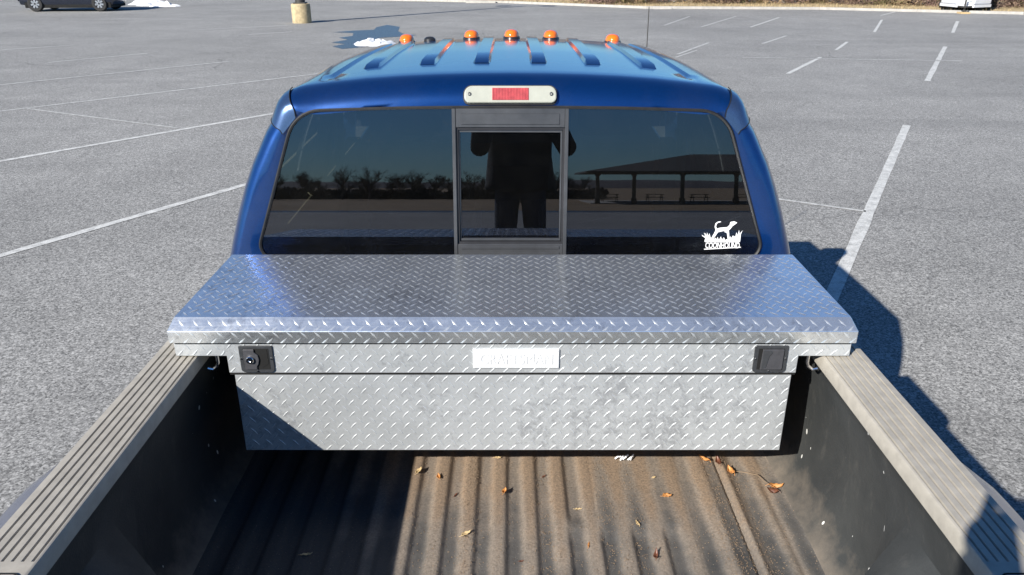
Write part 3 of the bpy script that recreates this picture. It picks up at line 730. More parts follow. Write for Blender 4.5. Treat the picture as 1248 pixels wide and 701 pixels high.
def text_mesh(txt, size, ext, offset, name, mat, parent, fn, spacing=1.0):
    cu = D.curves.new(name, 'FONT'); cu.body = txt; cu.size = size; cu.extrude = ext; cu.offset = offset; cu.align_x = 'CENTER'; cu.align_y = 'CENTER'; cu.space_character = spacing; cu.resolution_u = 3
    to = D.objects.new(name, cu); COL.objects.link(to); dg = bpy.context.evaluated_depsgraph_get(); me = D.meshes.new_from_object(to.evaluated_get(dg))
    vs = [v.co.copy() for v in me.vertices]; fs = [tuple(p.vertices) for p in me.polygons]; D.objects.remove(to); D.curves.remove(cu)
    return vs, fs
vs, fs = text_mesh('COONHOUND', 1, .0, .022, 'lettering', None, None, None)
xs = [v.x for v in vs]; zs = [v.y for v in vs]; x0, x1, z0, z1 = min(xs), max(xs), min(zs), max(zs)
tx = MB(); a0 = dz(859.3, 302.6); a1 = dz(901.8, 295.2)
tx.add([P(lerp(a0[0], a1[0], (v.x - x0) / (x1 - x0)), lerp(a0[1], a1[1], (v.y - z0) / (z1 - z0)), .0012) for v in vs], fs); tx.build('lettering', M['white'], dco, fix=False) if False else None
lt = tx.build('lettering', M['white'], panes['right'], fix=False)

# interior
b = MB(); b.box(-.82, .82, 2.50, 4.7, .74, .80); b.build('cab_floor', M['black'], T)
b = MB()
b.grid([[(x, y, RZ(x, y) - .05 - .02 * abs(x)) for x in (-.62, -.3, 0, .3, .62)] for y in (2.72, 3.2, 3.8, 4.1)]); b.build('headliner', M['beige'], T, True)
def seat(x, y, w, h0, nm, rest=True):
    s_ = MB(); s_.box(x - w / 2, x + w / 2, y, y + .5, .98, 1.16); so = s_.build(nm, M['seat'], T, True, bevel=.05, seg=3)
    k_ = MB(); k_.hexa([(x - w/2, y - .12, 1.1), (x + w/2, y - .12, 1.1), (x + w/2, y + .06, 1.1), (x - w/2, y + .06, 1.1), (x - w*.44, y - .22, 1.62), (x + w*.44, y - .22, 1.62), (x + w*.44, y - .10, 1.62), (x - w*.44, y - .10, 1.62)])
    k_.build('backrest', M['seat'], so, True, bevel=.04, seg=3)
    if rest:
        k_ = MB(); k_.box(x - .12, x + .12, y - .24, y - .13, 1.66, 1.83); k_.build('headrest', M['seat'], so, True, bevel=.04, seg=3)
for x in (-.42, .42): seat(x, 3.62, .52, 1, 'front_seat')
b = MB(); b.box(-.75, .75, 2.62, 3.05, .98, 1.12); so = b.build('rear_bench', M['seat'], T, True, bevel=.04)
b = MB(); b.box(-.75, .75, 2.53, 2.63, 1.12, 1.42); b.build('bench_back', M['seat'], so, True, bevel=.03)
for s in (-1, 1):
    b = MB(); b.hexa([(s*.83, 3.23, 1.42), (s*.89, 3.23, 1.42), (s*.89, 3.33, 1.42), (s*.83, 3.33, 1.42), (s*.71, 3.23, 1.9), (s*.765, 3.23, 1.9), (s*.765, 3.33, 1.9), (s*.71, 3.33, 1.9)]); b.build('pillar_trim', M['beige'], T, bevel=.008)
    b = MB(); b.tube([(s*.72, 3.26, 1.86), (s*.73, 3.24, 1.55), (s*.74, 3.25, 1.0)], .022, 6); b.build('seat_belt', M['beige'], T)
    b = MB(); b.hexa([(s*.50, 4.25, 1.78), (s*.22, 4.25, 1.80), (s*.22, 4.26, 1.80), (s*.50, 4.26, 1.78), (s*.52, 4.14, 1.93), (s*.2, 4.14, 1.94), (s*.2, 4.15, 1.94), (s*.52, 4.15, 1.93)]); b.build('sun_visor', M['beige'], T)
    b = MB(); b.box(min(s*.86, s*.93), max(s*.86, s*.93), 2.56, 4.4, .8, 1.44); b.build('door_trim', M['beige'], T)
b = MB(); b.prism([(4.45, 1.05), (4.35, 1.28), (4.42, 1.40), (4.85, 1.42), (4.85, 1.0)], lambda y, z: (-.88, y, z), lambda y, z: (.88, y, z)); b.build('dashboard', M['seat'], T)
b = MB(); c = Vector((-.42, 4.22, 1.32)); R = Matrix.Translation(c) @ Matrix.Rotation(radians(-65), 4, 'X')
b.tube([tuple(R @ Vector((.19 * cos(2*pi*i/24), .19 * sin(2*pi*i/24), 0))) for i in range(26)], .014, 6, False)
for a in (0, 2.1, 4.2): b.tube([tuple(c), tuple(R @ Vector((.18 * cos(a), .18 * sin(a), 0)))], .014, 5)
b.build('steering_wheel', M['black'], T, True)

# front end
hood = MB(); rows = []
for y, z, w in ((4.80, 1.36, .90), (4.95, 1.37, .88), (5.4, 1.35, .86), (5.8, 1.31, .84), (6.02, 1.26, .82), (6.06, 1.18, .80)):
    rows.append([(x * w, y, z + .03 * (1 - x * x) + (.012 if .45 < abs(x) < .6 else 0)) for x in (-1, -.8, -.6, -.45, -.2, 0, .2, .45, .6, .8, 1)])
hood.grid(rows); hood.build('hood', M['blue'], T, True)
for s in (-1, 1):
    f_ = MB(); rows = []
    for y, w in ((4.45, 1.0), (4.9, 1.0), (5.1, 1.01), (5.5, 1.01), (5.85, .99), (6.05, .94), (6.1, .88)):
        zt = 1.35 - .10 * smst(5.4, 6.1, y); r = []
        for x, z in ((.84, zt), (w - .05, zt - .01), (w, zt - .08), (w + .01, 1.0), (w, .8), (w - .02, .62)): r.append((s * x, y, z))
        rows.append(r)
    f_.grid(rows); f_.build('front_fender', M['blue'], T, True)
    b = MB(); b.tube([(s * 1.015, 5.30 + .47 * cos(a), .42 + .47 * sin(a)) for a in [pi * i / 14 for i in range(15)]], .035, 6); b.build('wheel_arch', M['black'], T, True)
    b = MB(); b.box(s * .73 - .14, s * .73 + .14, 6.04, 6.12, .98, 1.20); b.build('headlight', M['lens_white'], T, bevel=.02)
    make_wheel(T, s * .90, 5.30, .40, .40, .26, s)
    # towing mirror
    b = MB(); b.tube([(s * .93, 4.32, 1.48), (s * 1.10, 4.33, 1.50)], .025, 6); b.tube([(s * .93, 4.32, 1.56), (s * 1.10, 4.33, 1.58)], .02, 6); ma = b.build('mirror_arm', M['black'], T)
    b = MB(); b.box(s * 1.17 - .10, s * 1.17 + .10, 4.28, 4.40, 1.38, 1.66); b.build('mirror_housing', M['black'], ma, True, bevel=.03)
    b = MB(); b.box(s * 1.17 - .085, s * 1.17 + .085, 4.272, 4.279, 1.40, 1.64); b.build('mirror_glass', M['chrome'], ma)
    # door outline and handle
    b = MB(); b.box(min(s * 1.006, s * 1.03), max(s * 1.006, s * 1.03), 3.42, 3.58, 1.16, 1.20); b.build('door_handle', M['black'], T, bevel=.006)
    b = MB(); b.tube([(s * 1.0, 3.30, 1.38), (s * 1.008, 3.30, 1.2), (s * 1.004, 3.30, .95), (s * .97, 3.30, .62)], .005, 4); b.tube([(s * 1.0, 4.45, 1.38), (s * 1.008, 4.45, 1.2), (s * 1.004, 4.45, .95), (s * .97, 4.45, .62)], .005, 4); b.build('door_seam', M['void'], T)
b = MB(); b.box(-.58, .58, 6.03, 6.10, .80, 1.16); go_ = b.build('grille', M['chrome'], T, bevel=.02)
for i in range(4):
    b = MB(); b.box(-.54, .54, 6.10, 6.108, .84 + i * .08, .88 + i * .08); b.build('grille_slot', M['void'], go_)
b = MB(); b.box(-.98, .98, 6.02, 6.28, .50, .76); b.build('front_bumper', M['chrome'], T, True, bevel=.05)
b = MB(); b.box(-.45, .45, -.0, 6.0, .45, .62); b.build('chassis', M['void'], T)
b = MB(); b.tube([(.845, 4.9, 1.30), (.84, 4.9, 1.345)], .014, 8); an = b.build('antenna_base', M['black'], T)
b = MB(); b.tube([(.84, 4.9, 1.34), (.832, 4.905, 2.115)], [.0038, .0028], 6); b.build('antenna', M['steel'], T)

# ------------------------------------------------------------------ the bed
for s in (-1, 1):
    bs = MB(); rows = []
    ny = 50
    for i in range(ny + 1):
        y = lerp(2.36, -.06, i / ny)
        bb = smst(1.86, 1.52, y) * smst(-.08, .15, y); r = []
        for x, z in ((.944, 1.405), (.955, 1.400), (.968, 1.388), (.982, 1.36), (.992, 1.32), (.998, 1.25), (1.0, 1.2), (1.0, 1.1), (1.0, .95), (.99, .8), (.97, .62)):
            gz = smst(1.36, 1.17, z); z2 = z; r.append((s * (x + .20 * bb * gz), y, z2))
        rows.append(r)
    bs.grid(rows)
    bs.f = [f for f in bs.f if not (math.hypot(sum(bs.v[k][1] for k in f) / 4 - .72, sum(bs.v[k][2] for k in f) / 4 - .42) < .47)]
    bs.build('bed_side', M['blue'], T, True)
    b = MB(); b.tube([(s * 1.2, .72 + .47 * cos(a), .42 + .47 * sin(a)) for a in [pi * i / 14 for i in range(15)]], .03, 6); b.build('wheel_arch', M['blue'], T, True)
    for dx in (.98, .70): make_wheel(T, s * dx, .72, .40, .40, .24, s)
    # rail cap with lengthwise grooves
    rc = MB(); prof = [(.951, 1.392), (.951, 1.416), (.948, 1.420)]
    ng = 6; xa, xb = .929, .8395
    for i in range(ng):
        x = lerp(xa, xb, i / (ng - 1)); prof += [(x + .0028, 1.4215), (x + .0016, 1.4165), (x - .0016, 1.4165), (x - .0028, 1.4215)]
    prof += [(.8345, 1.4215), (.8315, 1.420), (.8285, 1.415), (.8275, 1.385)]
    solid = [(x, (1.4215 if z == 1.4165 else z)) for x, z in prof]
    rows = []
    for y, gd in ((2.36, 1), (1.6, 1), (1.055, 1), (1.050, 0), (.86, 0), (.855, 1), (0.06, 1), (.05, 0), (-.05, 0)):
        rows.append([(s * x, y, z) for x, z in (prof if gd else solid)])
    rc.grid(rows); rail = rc.build('bed_rail_cap', M['rail'], T, True, auto=30)
    # stake pocket cover
    b = MB(); q = roundpoly([(.842, .90, .012), (.842, 1.02, .012), (.936, 1.02, .012), (.936, .90, .012)], 5)
    ring = [(s * x, y, 1.4225) for x, y in q]; b.tube(ring + ring[:2], .0016, 5, False); b.build('stake_pocket_seam', M['void'], rail)
    b = MB(); q2 = roundpoly([(.845, .903, .01), (.845, 1.017, .01), (.933, 1.017, .01), (.933, .903, .01)], 5); b.prism(q2, lambda x, y: (s * x, y, 1.419), lambda x, y: (s * x, y, 1.4235)); b.build('stake_pocket_cover', M['rail'], rail)
    # liner wall: flange, wall, soft corner to the floor, wheelhouse
    wl = MB(); rows = []
    ys_ = [2.345, 2.2, 2.05, 1.95, 1.85, 1.75, 1.6, 1.45, 1.35, 1.28, 1.2, 1.1, .9, .6, .3, .2, .1, -.05]
    for y in ys_:
        wh = smst(1.42, 1.20, y) * smst(.08, .22, y)                         # wheelhouse
        fx = .88 - .10 * 0; r = [(.8285, 1.386), (.843, 1.376), (.850, 1.34), (.872 - .004 * cos(y * 20), 1.25), (.882 - .006 * cos(y * 16), 1.15), (.880, 1.05), (.868, .975), (.848, .940), (.828, .918), (.810, .900)]
        out = []
        for x, z in r:
            lim = .80 if False else x
            if z < 1.17: x = lerp(x, min(x, .66 - .0 * z), wh) if z < 1.14 else lerp(x, .70, wh)
            out.append((s * x, y, z))
        rows.append(out)
    wl.grid(rows); wl.build('bed_liner_wall', M['liner'], T, True, auto=60)
# liner floor with moulded ribs
PITCH = .0885; XC = -.253
def floor_h(x, y):
    v = cos((x - XC) / PITCH * 2 * pi)                     # 1 in a valley
    s_ = -.0060 * (1 + math.tanh(v * 2.2) / math.tanh(2.2))
    if x > .52: s_ *= .35
    if .25 < x < .50 : s_ *= 1 - smst(1.70, 1.74, y) * (1 - .0 )* (1 if y < 2.3 else 0)
    if .135 < x < .30 and 1.70 < y < 1.78: s_ *= .3
    cr = -.012 * math.exp(-((x - .656) / .006) ** 2) + .008 * math.exp(-((x - .672) / .012) ** 2) - .006 * math.exp(-((x - .705) / .03) ** 2)
    cr += .006 * math.exp(-((x - .60) / .03) ** 2)
    cr += -.006 * math.exp(-((x - .775) / .012) ** 2) * smst(2.02, 1.9, y)
    edge_ = .03 * max(0, (abs(x) - .78) / .1) ** 2
    return .912 + s_ + cr + edge_ + .0015 * mnoise.noise(Vector((x * 9, y * 5, 0)))
fl = MB(); nx = 420; yy = [lerp(2.35, -.06, i / 110) for i in range(111)]
fl.grid([[(lerp(-.86, .86, i / nx), y, floor_h(lerp(-.86, .86, i / nx), y)) for i in range(nx + 1)] for y in yy], True)
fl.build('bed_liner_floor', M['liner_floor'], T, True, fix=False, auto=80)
b = MB(); b.box(-.88, .88, 2.335, 2.36, .91, 1.40); b.build('bed_front_wall', M['liner'], T)
b = MB(); b.box(-.86, .86, -.64, -.075, .84, .905); tg = b.build('tailgate', M['blue'], T, True, bevel=.02); tg['label'] = 'tailgate, lowered flat'
b = MB(); b.box(-.80, .80, -.62, -.09, .905, .918); b.build('tailgate_liner', M['liner'], tg, bevel=.004)
b = MB(); b.box(-.95, .95, -.32, -.12, .50, .68); b.build('rear_bumper', M['chrome'], T, True, bevel=.03)

# ================================================================== TOOLBOX
B = root('truck_toolbox', (.006, 2.03, 1.13), 'wide silver diamond plate toolbox lying across the truck bed rails', 'toolbox')
OX = .006
def tread_bars(mb, o, u, v, n, w, h, off=0., pitch=.0375, flip=False, offv=0., hgt=.0011):
    """raised lens-shaped bars in alternating directions on the rectangle o + a*u + b*v"""
    o, u, v, n = Vector(o), Vector(u).normalized(), Vector(v).normalized(), Vector(n).normalized()
    L = .0150; Wd = .0030
    na = int(w / (pitch / 2)) + 2; nb = int(h / (pitch / 2)) + 2
    for ia in range(na):
        for ib in range(nb):
            a = ia * pitch / 2 + off; c = ib * pitch / 2 + off * .6
            if (ia + ib) % 2: continue
            up = (ia % 2 == 0)
            ang = radians(48 if up else -48)
            c += offv
            if a < .004 or a > w - .004 or c < .003 or c > h - .003: continue
            q = []
            for dl, dw, dh in ((-L, 0, 0), (L, 0, 0), (0, -Wd, 0), (0, Wd, 0), (-L * .5, 0, hgt), (L * .5, 0, hgt)):
                aa = a + dl * cos(ang) - dw * sin(ang); cc = c + dl * sin(ang) + dw * cos(ang)      # bars run off the plate at its edges
                q.append(o + u * max(.0008, min(w - .0008, aa)) + v * max(.0008, min(h - .0008, cc)) + n * dh)
            mb.add(q, [(0, 2, 4), (2, 5, 4), (2, 1, 5), (1, 3, 5), (3, 4, 5), (3, 0, 4)])
def tread(name, parent, quads, mat='tread', smooth=True):
    mb = MB()
    for q in quads: tread_bars(mb, **q)
    o = mb.build(name, M[mat], parent, smooth, fix=False, auto=80); o['kind'] = 'stuff'; return o
# lid: ring sections (z, half width, y front, y back)
XL, XR = OX - .898, OX + .898
lid = MB()
ring = [(1.468, .898, 1.788, 2.285), (1.5025, .898, 1.788, 2.285), (1.5295, .886, 1.8185, 2.276)]
lv = []
for z, hw, yf, yb in ring: lv += [(OX - hw, yf, z), (OX + hw, yf, z), (OX + hw, yb, z), (OX - hw, yb, z)]
lid.add(lv, [(0, 3, 2, 1)] + [(4 * k + i, 4 * k + (i + 1) % 4, 4 * k + 4 + (i + 1) % 4, 4 * k + 4 + i) for k in (0, 1) for i in range(4)])
# lid top as a fine, gently dished and wavy sheet (thin plate is never dead flat)
rows = []
for j in range(13):
    y = lerp(1.8185, 2.276, j / 12); rows.append([(lerp(OX - .886, OX + .886, i / 60), y, 1.5295 + (0 if j in (0, 12) or i in (0, 60) else .0011 * mnoise.noise(Vector((i * .22, j * .35, 2))) )) for i in range(61)])
lid.grid(rows)
lido = lid.build('lid', M['alu'], B, True, bevel=.0012, seg=1, auto=12)
bev = Vector((0, .0305, .027))
tread('lid_tread', lido, [dict(o=(OX - .884, 1.822, 1.5300), u=(1, 0, 0), v=(0, 1, 0), n=(0, 0, 1), w=1.768, h=.452, pitch=.0362),
                          dict(o=(OX - .892, 1.7887, 1.5030), u=(1, 0, 0), v=bev, n=(0, -bev.z, bev.y), w=1.784, h=bev.length, off=.008, pitch=.0375),
                          dict(o=(OX - .896, 1.7878, 1.4685), u=(1, 0, 0), v=(0, 0, 1), n=(0, -1, 0), w=1.792, h=.0345, off=.009, pitch=.0362)])
# upper band with the wings resting on the rails
bd = MB()
prof_b = [(-.898 + .006, 1.4645), (.898 - .006, 1.4645), (.898 - .006, 1.424), (.7575, 1.424), (.7575, 1.373), (-.7575, 1.373), (-.7575, 1.424), (-.892, 1.424)]
bd.prism(prof_b, lambda x, z: (OX + x, 1.800, z), lambda x, z: (OX + x, 2.272, z))
bdo = bd.build('upper_band', M['alu_face'], B, bevel=.001, seg=1)
tread('band_tread', bdo, [dict(o=(OX - .757, 1.7998, 1.375), u=(1, 0, 0), v=(0, 0, 1), n=(0, -1, 0), w=1.514, h=.089, off=.010, pitch=.0365),
                          dict(o=(OX - .89, 1.7998, 1.426), u=(1, 0, 0), v=(0, 0, 1), n=(0, -1, 0), w=.13, h=.038, off=.012, pitch=.038),
                          dict(o=(OX + .76, 1.7998, 1.426), u=(1, 0, 0), v=(0, 0, 1), n=(0, -1, 0), w=.13, h=.038, off=.012, pitch=.038)], 'tread_dull', False)
# tub
tb = MB(); tb.hexa([(OX - .748, 1.804, 1.122), (OX + .750, 1.804, 1.122), (OX + .750, 2.24, 1.122), (OX - .748, 2.24, 1.122), (OX - .746, 1.804, 1.3695), (OX + .749, 1.804, 1.3695), (OX + .749, 2.24, 1.3695), (OX - .746, 2.24, 1.3695)])
tub = tb.build('tub', M['alu_face'], B, bevel=.0012, seg=1)
tread('tub_tread', tub, [dict(o=(OX - .746, 1.8038, 1.124), u=(1, 0, 0), v=(0, 0, 1), n=(0, -1, 0), w=1.496, h=.245, off=.011, pitch=.0368),
                         dict(o=(OX + .7502, 1.81, 1.124), u=(0, 1, 0), v=(0, 0, 1), n=(1, 0, 0), w=.43, h=.245, off=.01)], 'tread_dull', False)
b = MB(); b.box(OX - .75, OX + .75, 1.808, 2.24, 1.3697, 1.3728); b.build('drip_gap', M['void'], B)
b = MB(); b.box(OX - .757, OX + .757, 1.8025, 1.806, 1.3662, 1.3728); b.build('band_seam_shade', M['void'], B)  # proud black strip drawn for the shade at the seam below the band
b = MB(); b.box(OX - .888, OX + .888, 1.7985, 2.26, 1.4600, 1.4672); b.build('lid_shade_strip', M['rubber'], B)  # proud black strip added as the shade line beneath the lid edge
# latches
def latch(x, locked):
    zc = 1.4165; yf = 1.800
    b = MB(); q = roundpoly([(-.0445, -.040, .010), (-.0445, .040, .004), (.0445, .040, .004), (.0445, -.040, .010)], 5)
    inn = [(-.034, -.030), (-.034, .032), (.034, .032), (.034, -.030)]
    b.prism(q, lambda a, c: (x + a, yf - .0005, zc + c), lambda a, c: (x + a, yf - .0045, zc + c)); lo = b.build('latch', M['latch_frame'], B, bevel=.001, seg=1)
    b = MB(); b.box(x - .034, x + .034, yf - .0052, yf - .0046, zc - .030, zc + .032); b.build('recess', M['void'], lo)
    if locked:
        pts = [(-.032, -.029), (-.032, .031), (-.003, .031), (-.003, .022), (.006, .014), (.008, .0), (.005, -.012), (.0, -.020), (-.0, -.029)]
    else:
        pts = [(-.026, -.029), (.032, -.029), (.032, .031), (-.024, .031)]
    b = MB(); b.prism(pts, lambda a, c: (x + a, yf - .005, zc + c), lambda a, c: (x + a, yf - .0095, zc + c)); pad = b.build('paddle', M['latch_paddle'], lo, bevel=.001, seg=1)
    if locked:
        b = MB(); b.lathe([(.0105, .0), (.0105, .005), (.009, .007), (.0045, .0072), (.004, .004), (0, .004)], 20, Matrix.Translation((x - .015, yf - .0095, zc + .002)) @ Matrix.Rotation(radians(90), 4, 'X')); b.build('lock_cylinder', M['chrome'], lo, True)
        b = MB(); b.prism([(.012, .028), (.030, .030), (.031, -.012), (.014, -.024), (.020, .0)], lambda a, c: (x + a, yf - .0052, zc + c), lambda a, c: (x + a, yf - .0060, zc + c)); b.build('finger_opening', M['void'], lo)
    else:
        b = MB(); b.prism([(-.024, -.026), (-.012, -.022), (-.008, .0), (-.006, .012), (.002, .024), (-.006, .030), (-.024, .030)], lambda a, c: (x + a, yf - .0095, zc + c), lambda a, c: (x + a, yf - .0115, zc + c)); b.build('finger_grip', M['slider'], lo, bevel=.0008, seg=1)
    for a, c in ((-.0395, 0.002), (.0395, 0.002), (0, -.0355)):
        b = MB(); b.lathe([(.0030, 0), (.0026, .0016), (0, .0020)], 10, Matrix.Translation((x + a, yf - .0045, zc + c)) @ Matrix.Rotation(radians(90), 4, 'X')); b.build('rivet', M['chrome'], lo, True)
    return lo
lo = latch(-.672, True); lo['label'] = 'left paddle latch with round key lock'
lo = latch(.689, False); lo['label'] = 'right paddle latch without a lock'
# name plate
b = MB(); b.box(-.099, .129, 1.7945, 1.7995, 1.390, 1.446); bp = b.build('badge_plate', M['badge'], B, bevel=.0012, seg=2)
b = MB(); b.box(-.0955, .1255, 1.7935, 1.7946, 1.3935, 1.3955); b.box(-.0955, .1255, 1.7935, 1.7946, 1.4405, 1.4425); b.build('badge_border', M['badge'], bp)
vs, fs = text_mesh('CRAFTSMAN', 1, .02, .0, 'lettering', None, None, None)
x0, x1 = min(v.x for v in vs), max(v.x for v in vs); z0, z1 = min(v.y for v in vs), max(v.y for v in vs)
b = MB(); b.add([(lerp(-.080, .112, (v.x - x0) / (x1 - x0)), 1.7945 - (v.z + .02) / .04 * .0014, lerp(1.4025, 1.4335, (v.y - z0) / (z1 - z0))) for v in vs], fs)
b.build('lettering', M['badge'], bp, fix=False)
# J hooks that clamp the box to the rails
for s, ln in ((-1, 'left'), (1, 'right')):
    xh = OX + s * .788; b = MB(); b.tube([(xh, 1.81, 1.47), (xh, 1.81, 1.40), (xh + s * .004, 1.81, 1.388), (xh + s * .015, 1.808, 1.380), (xh + s * .028, 1.806, 1.384)], .0045, 8); b.build('rail_hook', M['chrome'], B, True)

# ================================================================== LEAVES, TWIG AND DEBRIS ON THE BED FLOOR
def leaf(x, y, rz, ln, wd, curl, mat, label, name='dry_leaf', dz=0.):
    b = MB(); rows = []
    n = 9
    for i in range(n):
        t = i / (n - 1); w = wd * (sin(pi * t ** .85) ** .8 + .04); row = []
        for k in (-1, -.5, 0, .5, 1):
            row.append(((t - .5) * ln, k * w / 2 + .05 * ln * sin(t * 5), curl * ln * ((t - .5) ** 2 * 2.2) + abs(k) * w * .45 * (1 if curl > .3 else .6) + .0015 * sin(t * 17 + k * 3)))
        rows.append(row)
    b.grid(rows); off = len(b.v)
    b.tube([(-ln * .5, 0, curl * ln * .5), (-ln * .68, .004, curl * ln * .3)], .0007, 4)
    z = floor_h(x, y) + .002 + dz; c, s_ = cos(rz), sin(rz)
    b.v = [(x + a * c - e * s_, y + a * s_ + e * c, z + h) for a, e, h in b.v]
    o = b.build(name, M[mat], smooth=True, fix=False, origin=(x, y, z))
    md = o.modifiers.new('thickness', 'SOLIDIFY'); md.thickness = .0006
    return tag(o, label, 'leaf', 'dry leaves on the bed floor')
LV = [(-.287, 1.985, 1.3, .035, .014, .3, 'leaf_tan', 'tan leaf at the shadow edge just below the toolbox'),
      (-.222, 1.955, 1.9, .026, .012, .5, 'leaf', 'small curled orange leaf second from the shadow edge'),
      (-.040, 2.055, .2, .022, .012, .3, 'leaf_tan', 'pale leaf scrap tucked under the toolbox front left of centre'),
      (-.018, 1.885, 1.4, .028, .013, .5, 'leaf', 'orange curled leaf on the floor below the name plate'),
      (-.124, 1.70, .8, .034, .013, .3, 'leaf_tan', 'tan leaf on a rib in the lower left of the sunlit floor'),
      (.468, 1.865, .3, .030, .018, .3, 'leaf', 'flat orange leaf on the muddy patch right of centre'),
      (.392, 1.615, 1.5, .036, .013, .9, 'leaf_dark', 'dark brown curled leaf at the lower right of the ribs'),
      (.362, 1.745, 2.0, .022, .008, .3, 'leaf_tan', 'narrow tan leaf at the end of a floor groove'),
      (.620, 2.045, 2.4, .040, .016, .5, 'leaf', 'orange leaf left of the pair wedged by the floor seam'),
      (.662, 2.030, 1.7, .042, .018, .7, 'leaf_dark', 'dark leaf clump right of the floor seam under the box'),
      (.690, 1.985, 1.9, .040, .020, .6, 'leaf', 'orange leaf lying beside the seam below the dark clump'),
      (.835 - .03, 1.905, .1, .046, .020, .7, 'leaf', 'largest orange leaf near the right bed wall by the twig'),
      (.790, 1.885, 2.8, .034, .022, .8, 'leaf_dark', 'crumpled brown leaf touching the big orange leaf'),
      (-.165, 1.885, 1.2, .020, .005, .2, 'leaf_dark', 'thin dark leaf sliver between the left ribs'),
      (.105, 1.975, .9, .018, .006, .3, 'leaf_dark', 'tiny dark leaf sliver just right of centre near the box'),
      (.030, 1.605, .4, .014, .006, .5, 'leaf_dark', 'tiny dark leaf bit near the bottom centre of the floor'),
      (.200, 1.82, .2, .022, .006, .2, 'leaf_tan', 'pale straw-like leaf strip in the middle groove'),
      (.445, 1.955, .7, .012, .008, .2, 'leaf_tan', 'tiny pale leaf bit on the muddy patch'),
      (.215, 1.66, 1.5, .022, .005, .2, 'leaf', 'thin orange leaf strip on the middle rib'),
      (-.55, 1.62, .3, .032, .008, .3, 'leaf_tan', 'tan leaf lying in the deep shade at the left of the bed')]
for a in LV: leaf(*a)
b = MB(); b.tube([(.705, 1.975, .922), (.735, 1.965, .924), (.765, 1.955, .923), (.775, 1.92, .925), (.79, 1.90, .926)], [.0012, .0016, .0016, .0012, .001], 5)
tag(b.build('twig', M['twig'], smooth=True, origin=(.705, 1.975, .922)), 'thin bent twig beside the large orange leaf at right', 'twig')
b = MB()
for i in range(7): x = .335 + i * .008; b.tube([(x, 2.045 + .01 * sin(i * 2), .918), (x + .012, 2.05 - .01 * sin(i * 3), .926)], .003, 5)
tag(b.build('white_scrap', M['white'], smooth=True, origin=(.36, 2.05, .915)), 'small crumpled white scrap at the foot of the toolbox', 'litter')
db = MB(); rr = random.Random(5)
for i in range(3500):
    x = rr.uniform(-.3, .84); y = rr.uniform(1.45, 2.1)
    if rr.random() < .6: x = rr.choice([.60, .61, .655, .70, -.12, .36, .28, .11]) + rr.gauss(0, .018)
    z = floor_h(x, y); a = rr.uniform(0, 3); l = rr.uniform(.0008, .0030); w = rr.uniform(.0006, .0014); c, s_ = cos(a), sin(a)
    db.add([(x - l*c, y - l*s_, z + .001), (x + w*s_, y - w*c, z + .001), (x + l*c, y + l*s_, z + .0016), (x - w*s_, y + w*c, z + .001), (x, y, z + .0028)], [(0, 1, 4), (1, 2, 4), (2, 3, 4), (3, 0, 4)])
tag(db.build('floor_grit', M['twig'], fix=False), 'loose grit and plant crumbs scattered over the bed floor', 'grit', kind='stuff')

# ================================================================== THE PERSON STANDING ON THE LOWERED TAILGATE
PX = .07
def skin_chain(name, joints, edges, sub=2):
    me = D.meshes.new(name); me.from_pydata([j[0] for j in joints], edges, []); o = D.objects.new(name, me); COL.objects.link(o)
    o.modifiers.new('skin', 'SKIN'); sm = o.modifiers.new('sub', 'SUBSURF'); sm.levels = sub; sm.render_levels = sub
    for i, j in enumerate(joints):
        r = j[1]; me.skin_vertices[0].data[i].radius = r if isinstance(r, tuple) else (r, r)
    me.skin_vertices[0].data[0].use_root = True
    dg = bpy.context.evaluated_depsgraph_get(); m2 = D.meshes.new_from_object(o.evaluated_get(dg)); D.objects.remove(o); D.meshes.remove(me); return m2
FZ = .918
J = [((PX, -.46, 1.76), (.165, .115)), ((PX, -.46, 1.92), (.165, .115)), ((PX, -.45, 2.08), (.175, .12)), ((PX, -.44, 2.20), (.13, .09)), ((PX, -.39, 2.29), (.06, .06)), ((PX, -.34, 2.36), (.062, .068)), ((PX, -.32, 2.44), (.078, .095)), ((PX, -.325, 2.52), (.062, .077)),
     # arms
     ((PX - .19, -.44, 2.19), .068), ((PX - .285, -.30, 1.97), .052), ((-.150, -.20, 2.33), .042), ((-.115, -.065, 2.39), (.052, .040)),
     ((PX + .19, -.44, 2.19), .068), ((PX + .315, -.24, 1.97), .052), ((.16, -.09, 2.27), .032), ((.125, -.045, 2.375), (.03, .022)),
     # legs
     ((PX - .09, -.46, 1.66), (.105, .105)), ((PX - .105, -.43, 1.36), .082), ((PX - .13, -.48, 1.02), .048), ((PX - .13, -.47, .965), (.05, .05)), ((PX - .145, -.34, .948), (.045, .03)),
     ((PX + .09, -.46, 1.66), (.105, .105)), ((PX + .105, -.43, 1.36), .082), ((PX + .13, -.48, 1.02), .048), ((PX + .13, -.47, .965), (.05, .05)), ((PX + .145, -.34, .948), (.045, .03)), ((-.072, -.056, 2.372), (.030, .022))]
Ed = [(0,1),(1,2),(2,3),(3,4),(4,5),(5,6),(6,7),(3,8),(8,9),(9,10),(10,11),(3,12),(12,13),(13,14),(14,15),(0,16),(16,17),(17,18),(18,19),(19,20),(0,21),(21,22),(22,23),(23,24),(24,25),(11,26)]
pr = root('person', (PX, -.45, FZ), 'person in a black jacket and jeans taking the photo from the tailgate', 'person')
bm_ = skin_chain('body', J, Ed)
for v in bm_.vertices: v.co -= Vector((PX, -.45, FZ))
for m_ in ('skin', 'jeans', 'jacket', 'black'): bm_.materials.append(M[m_])
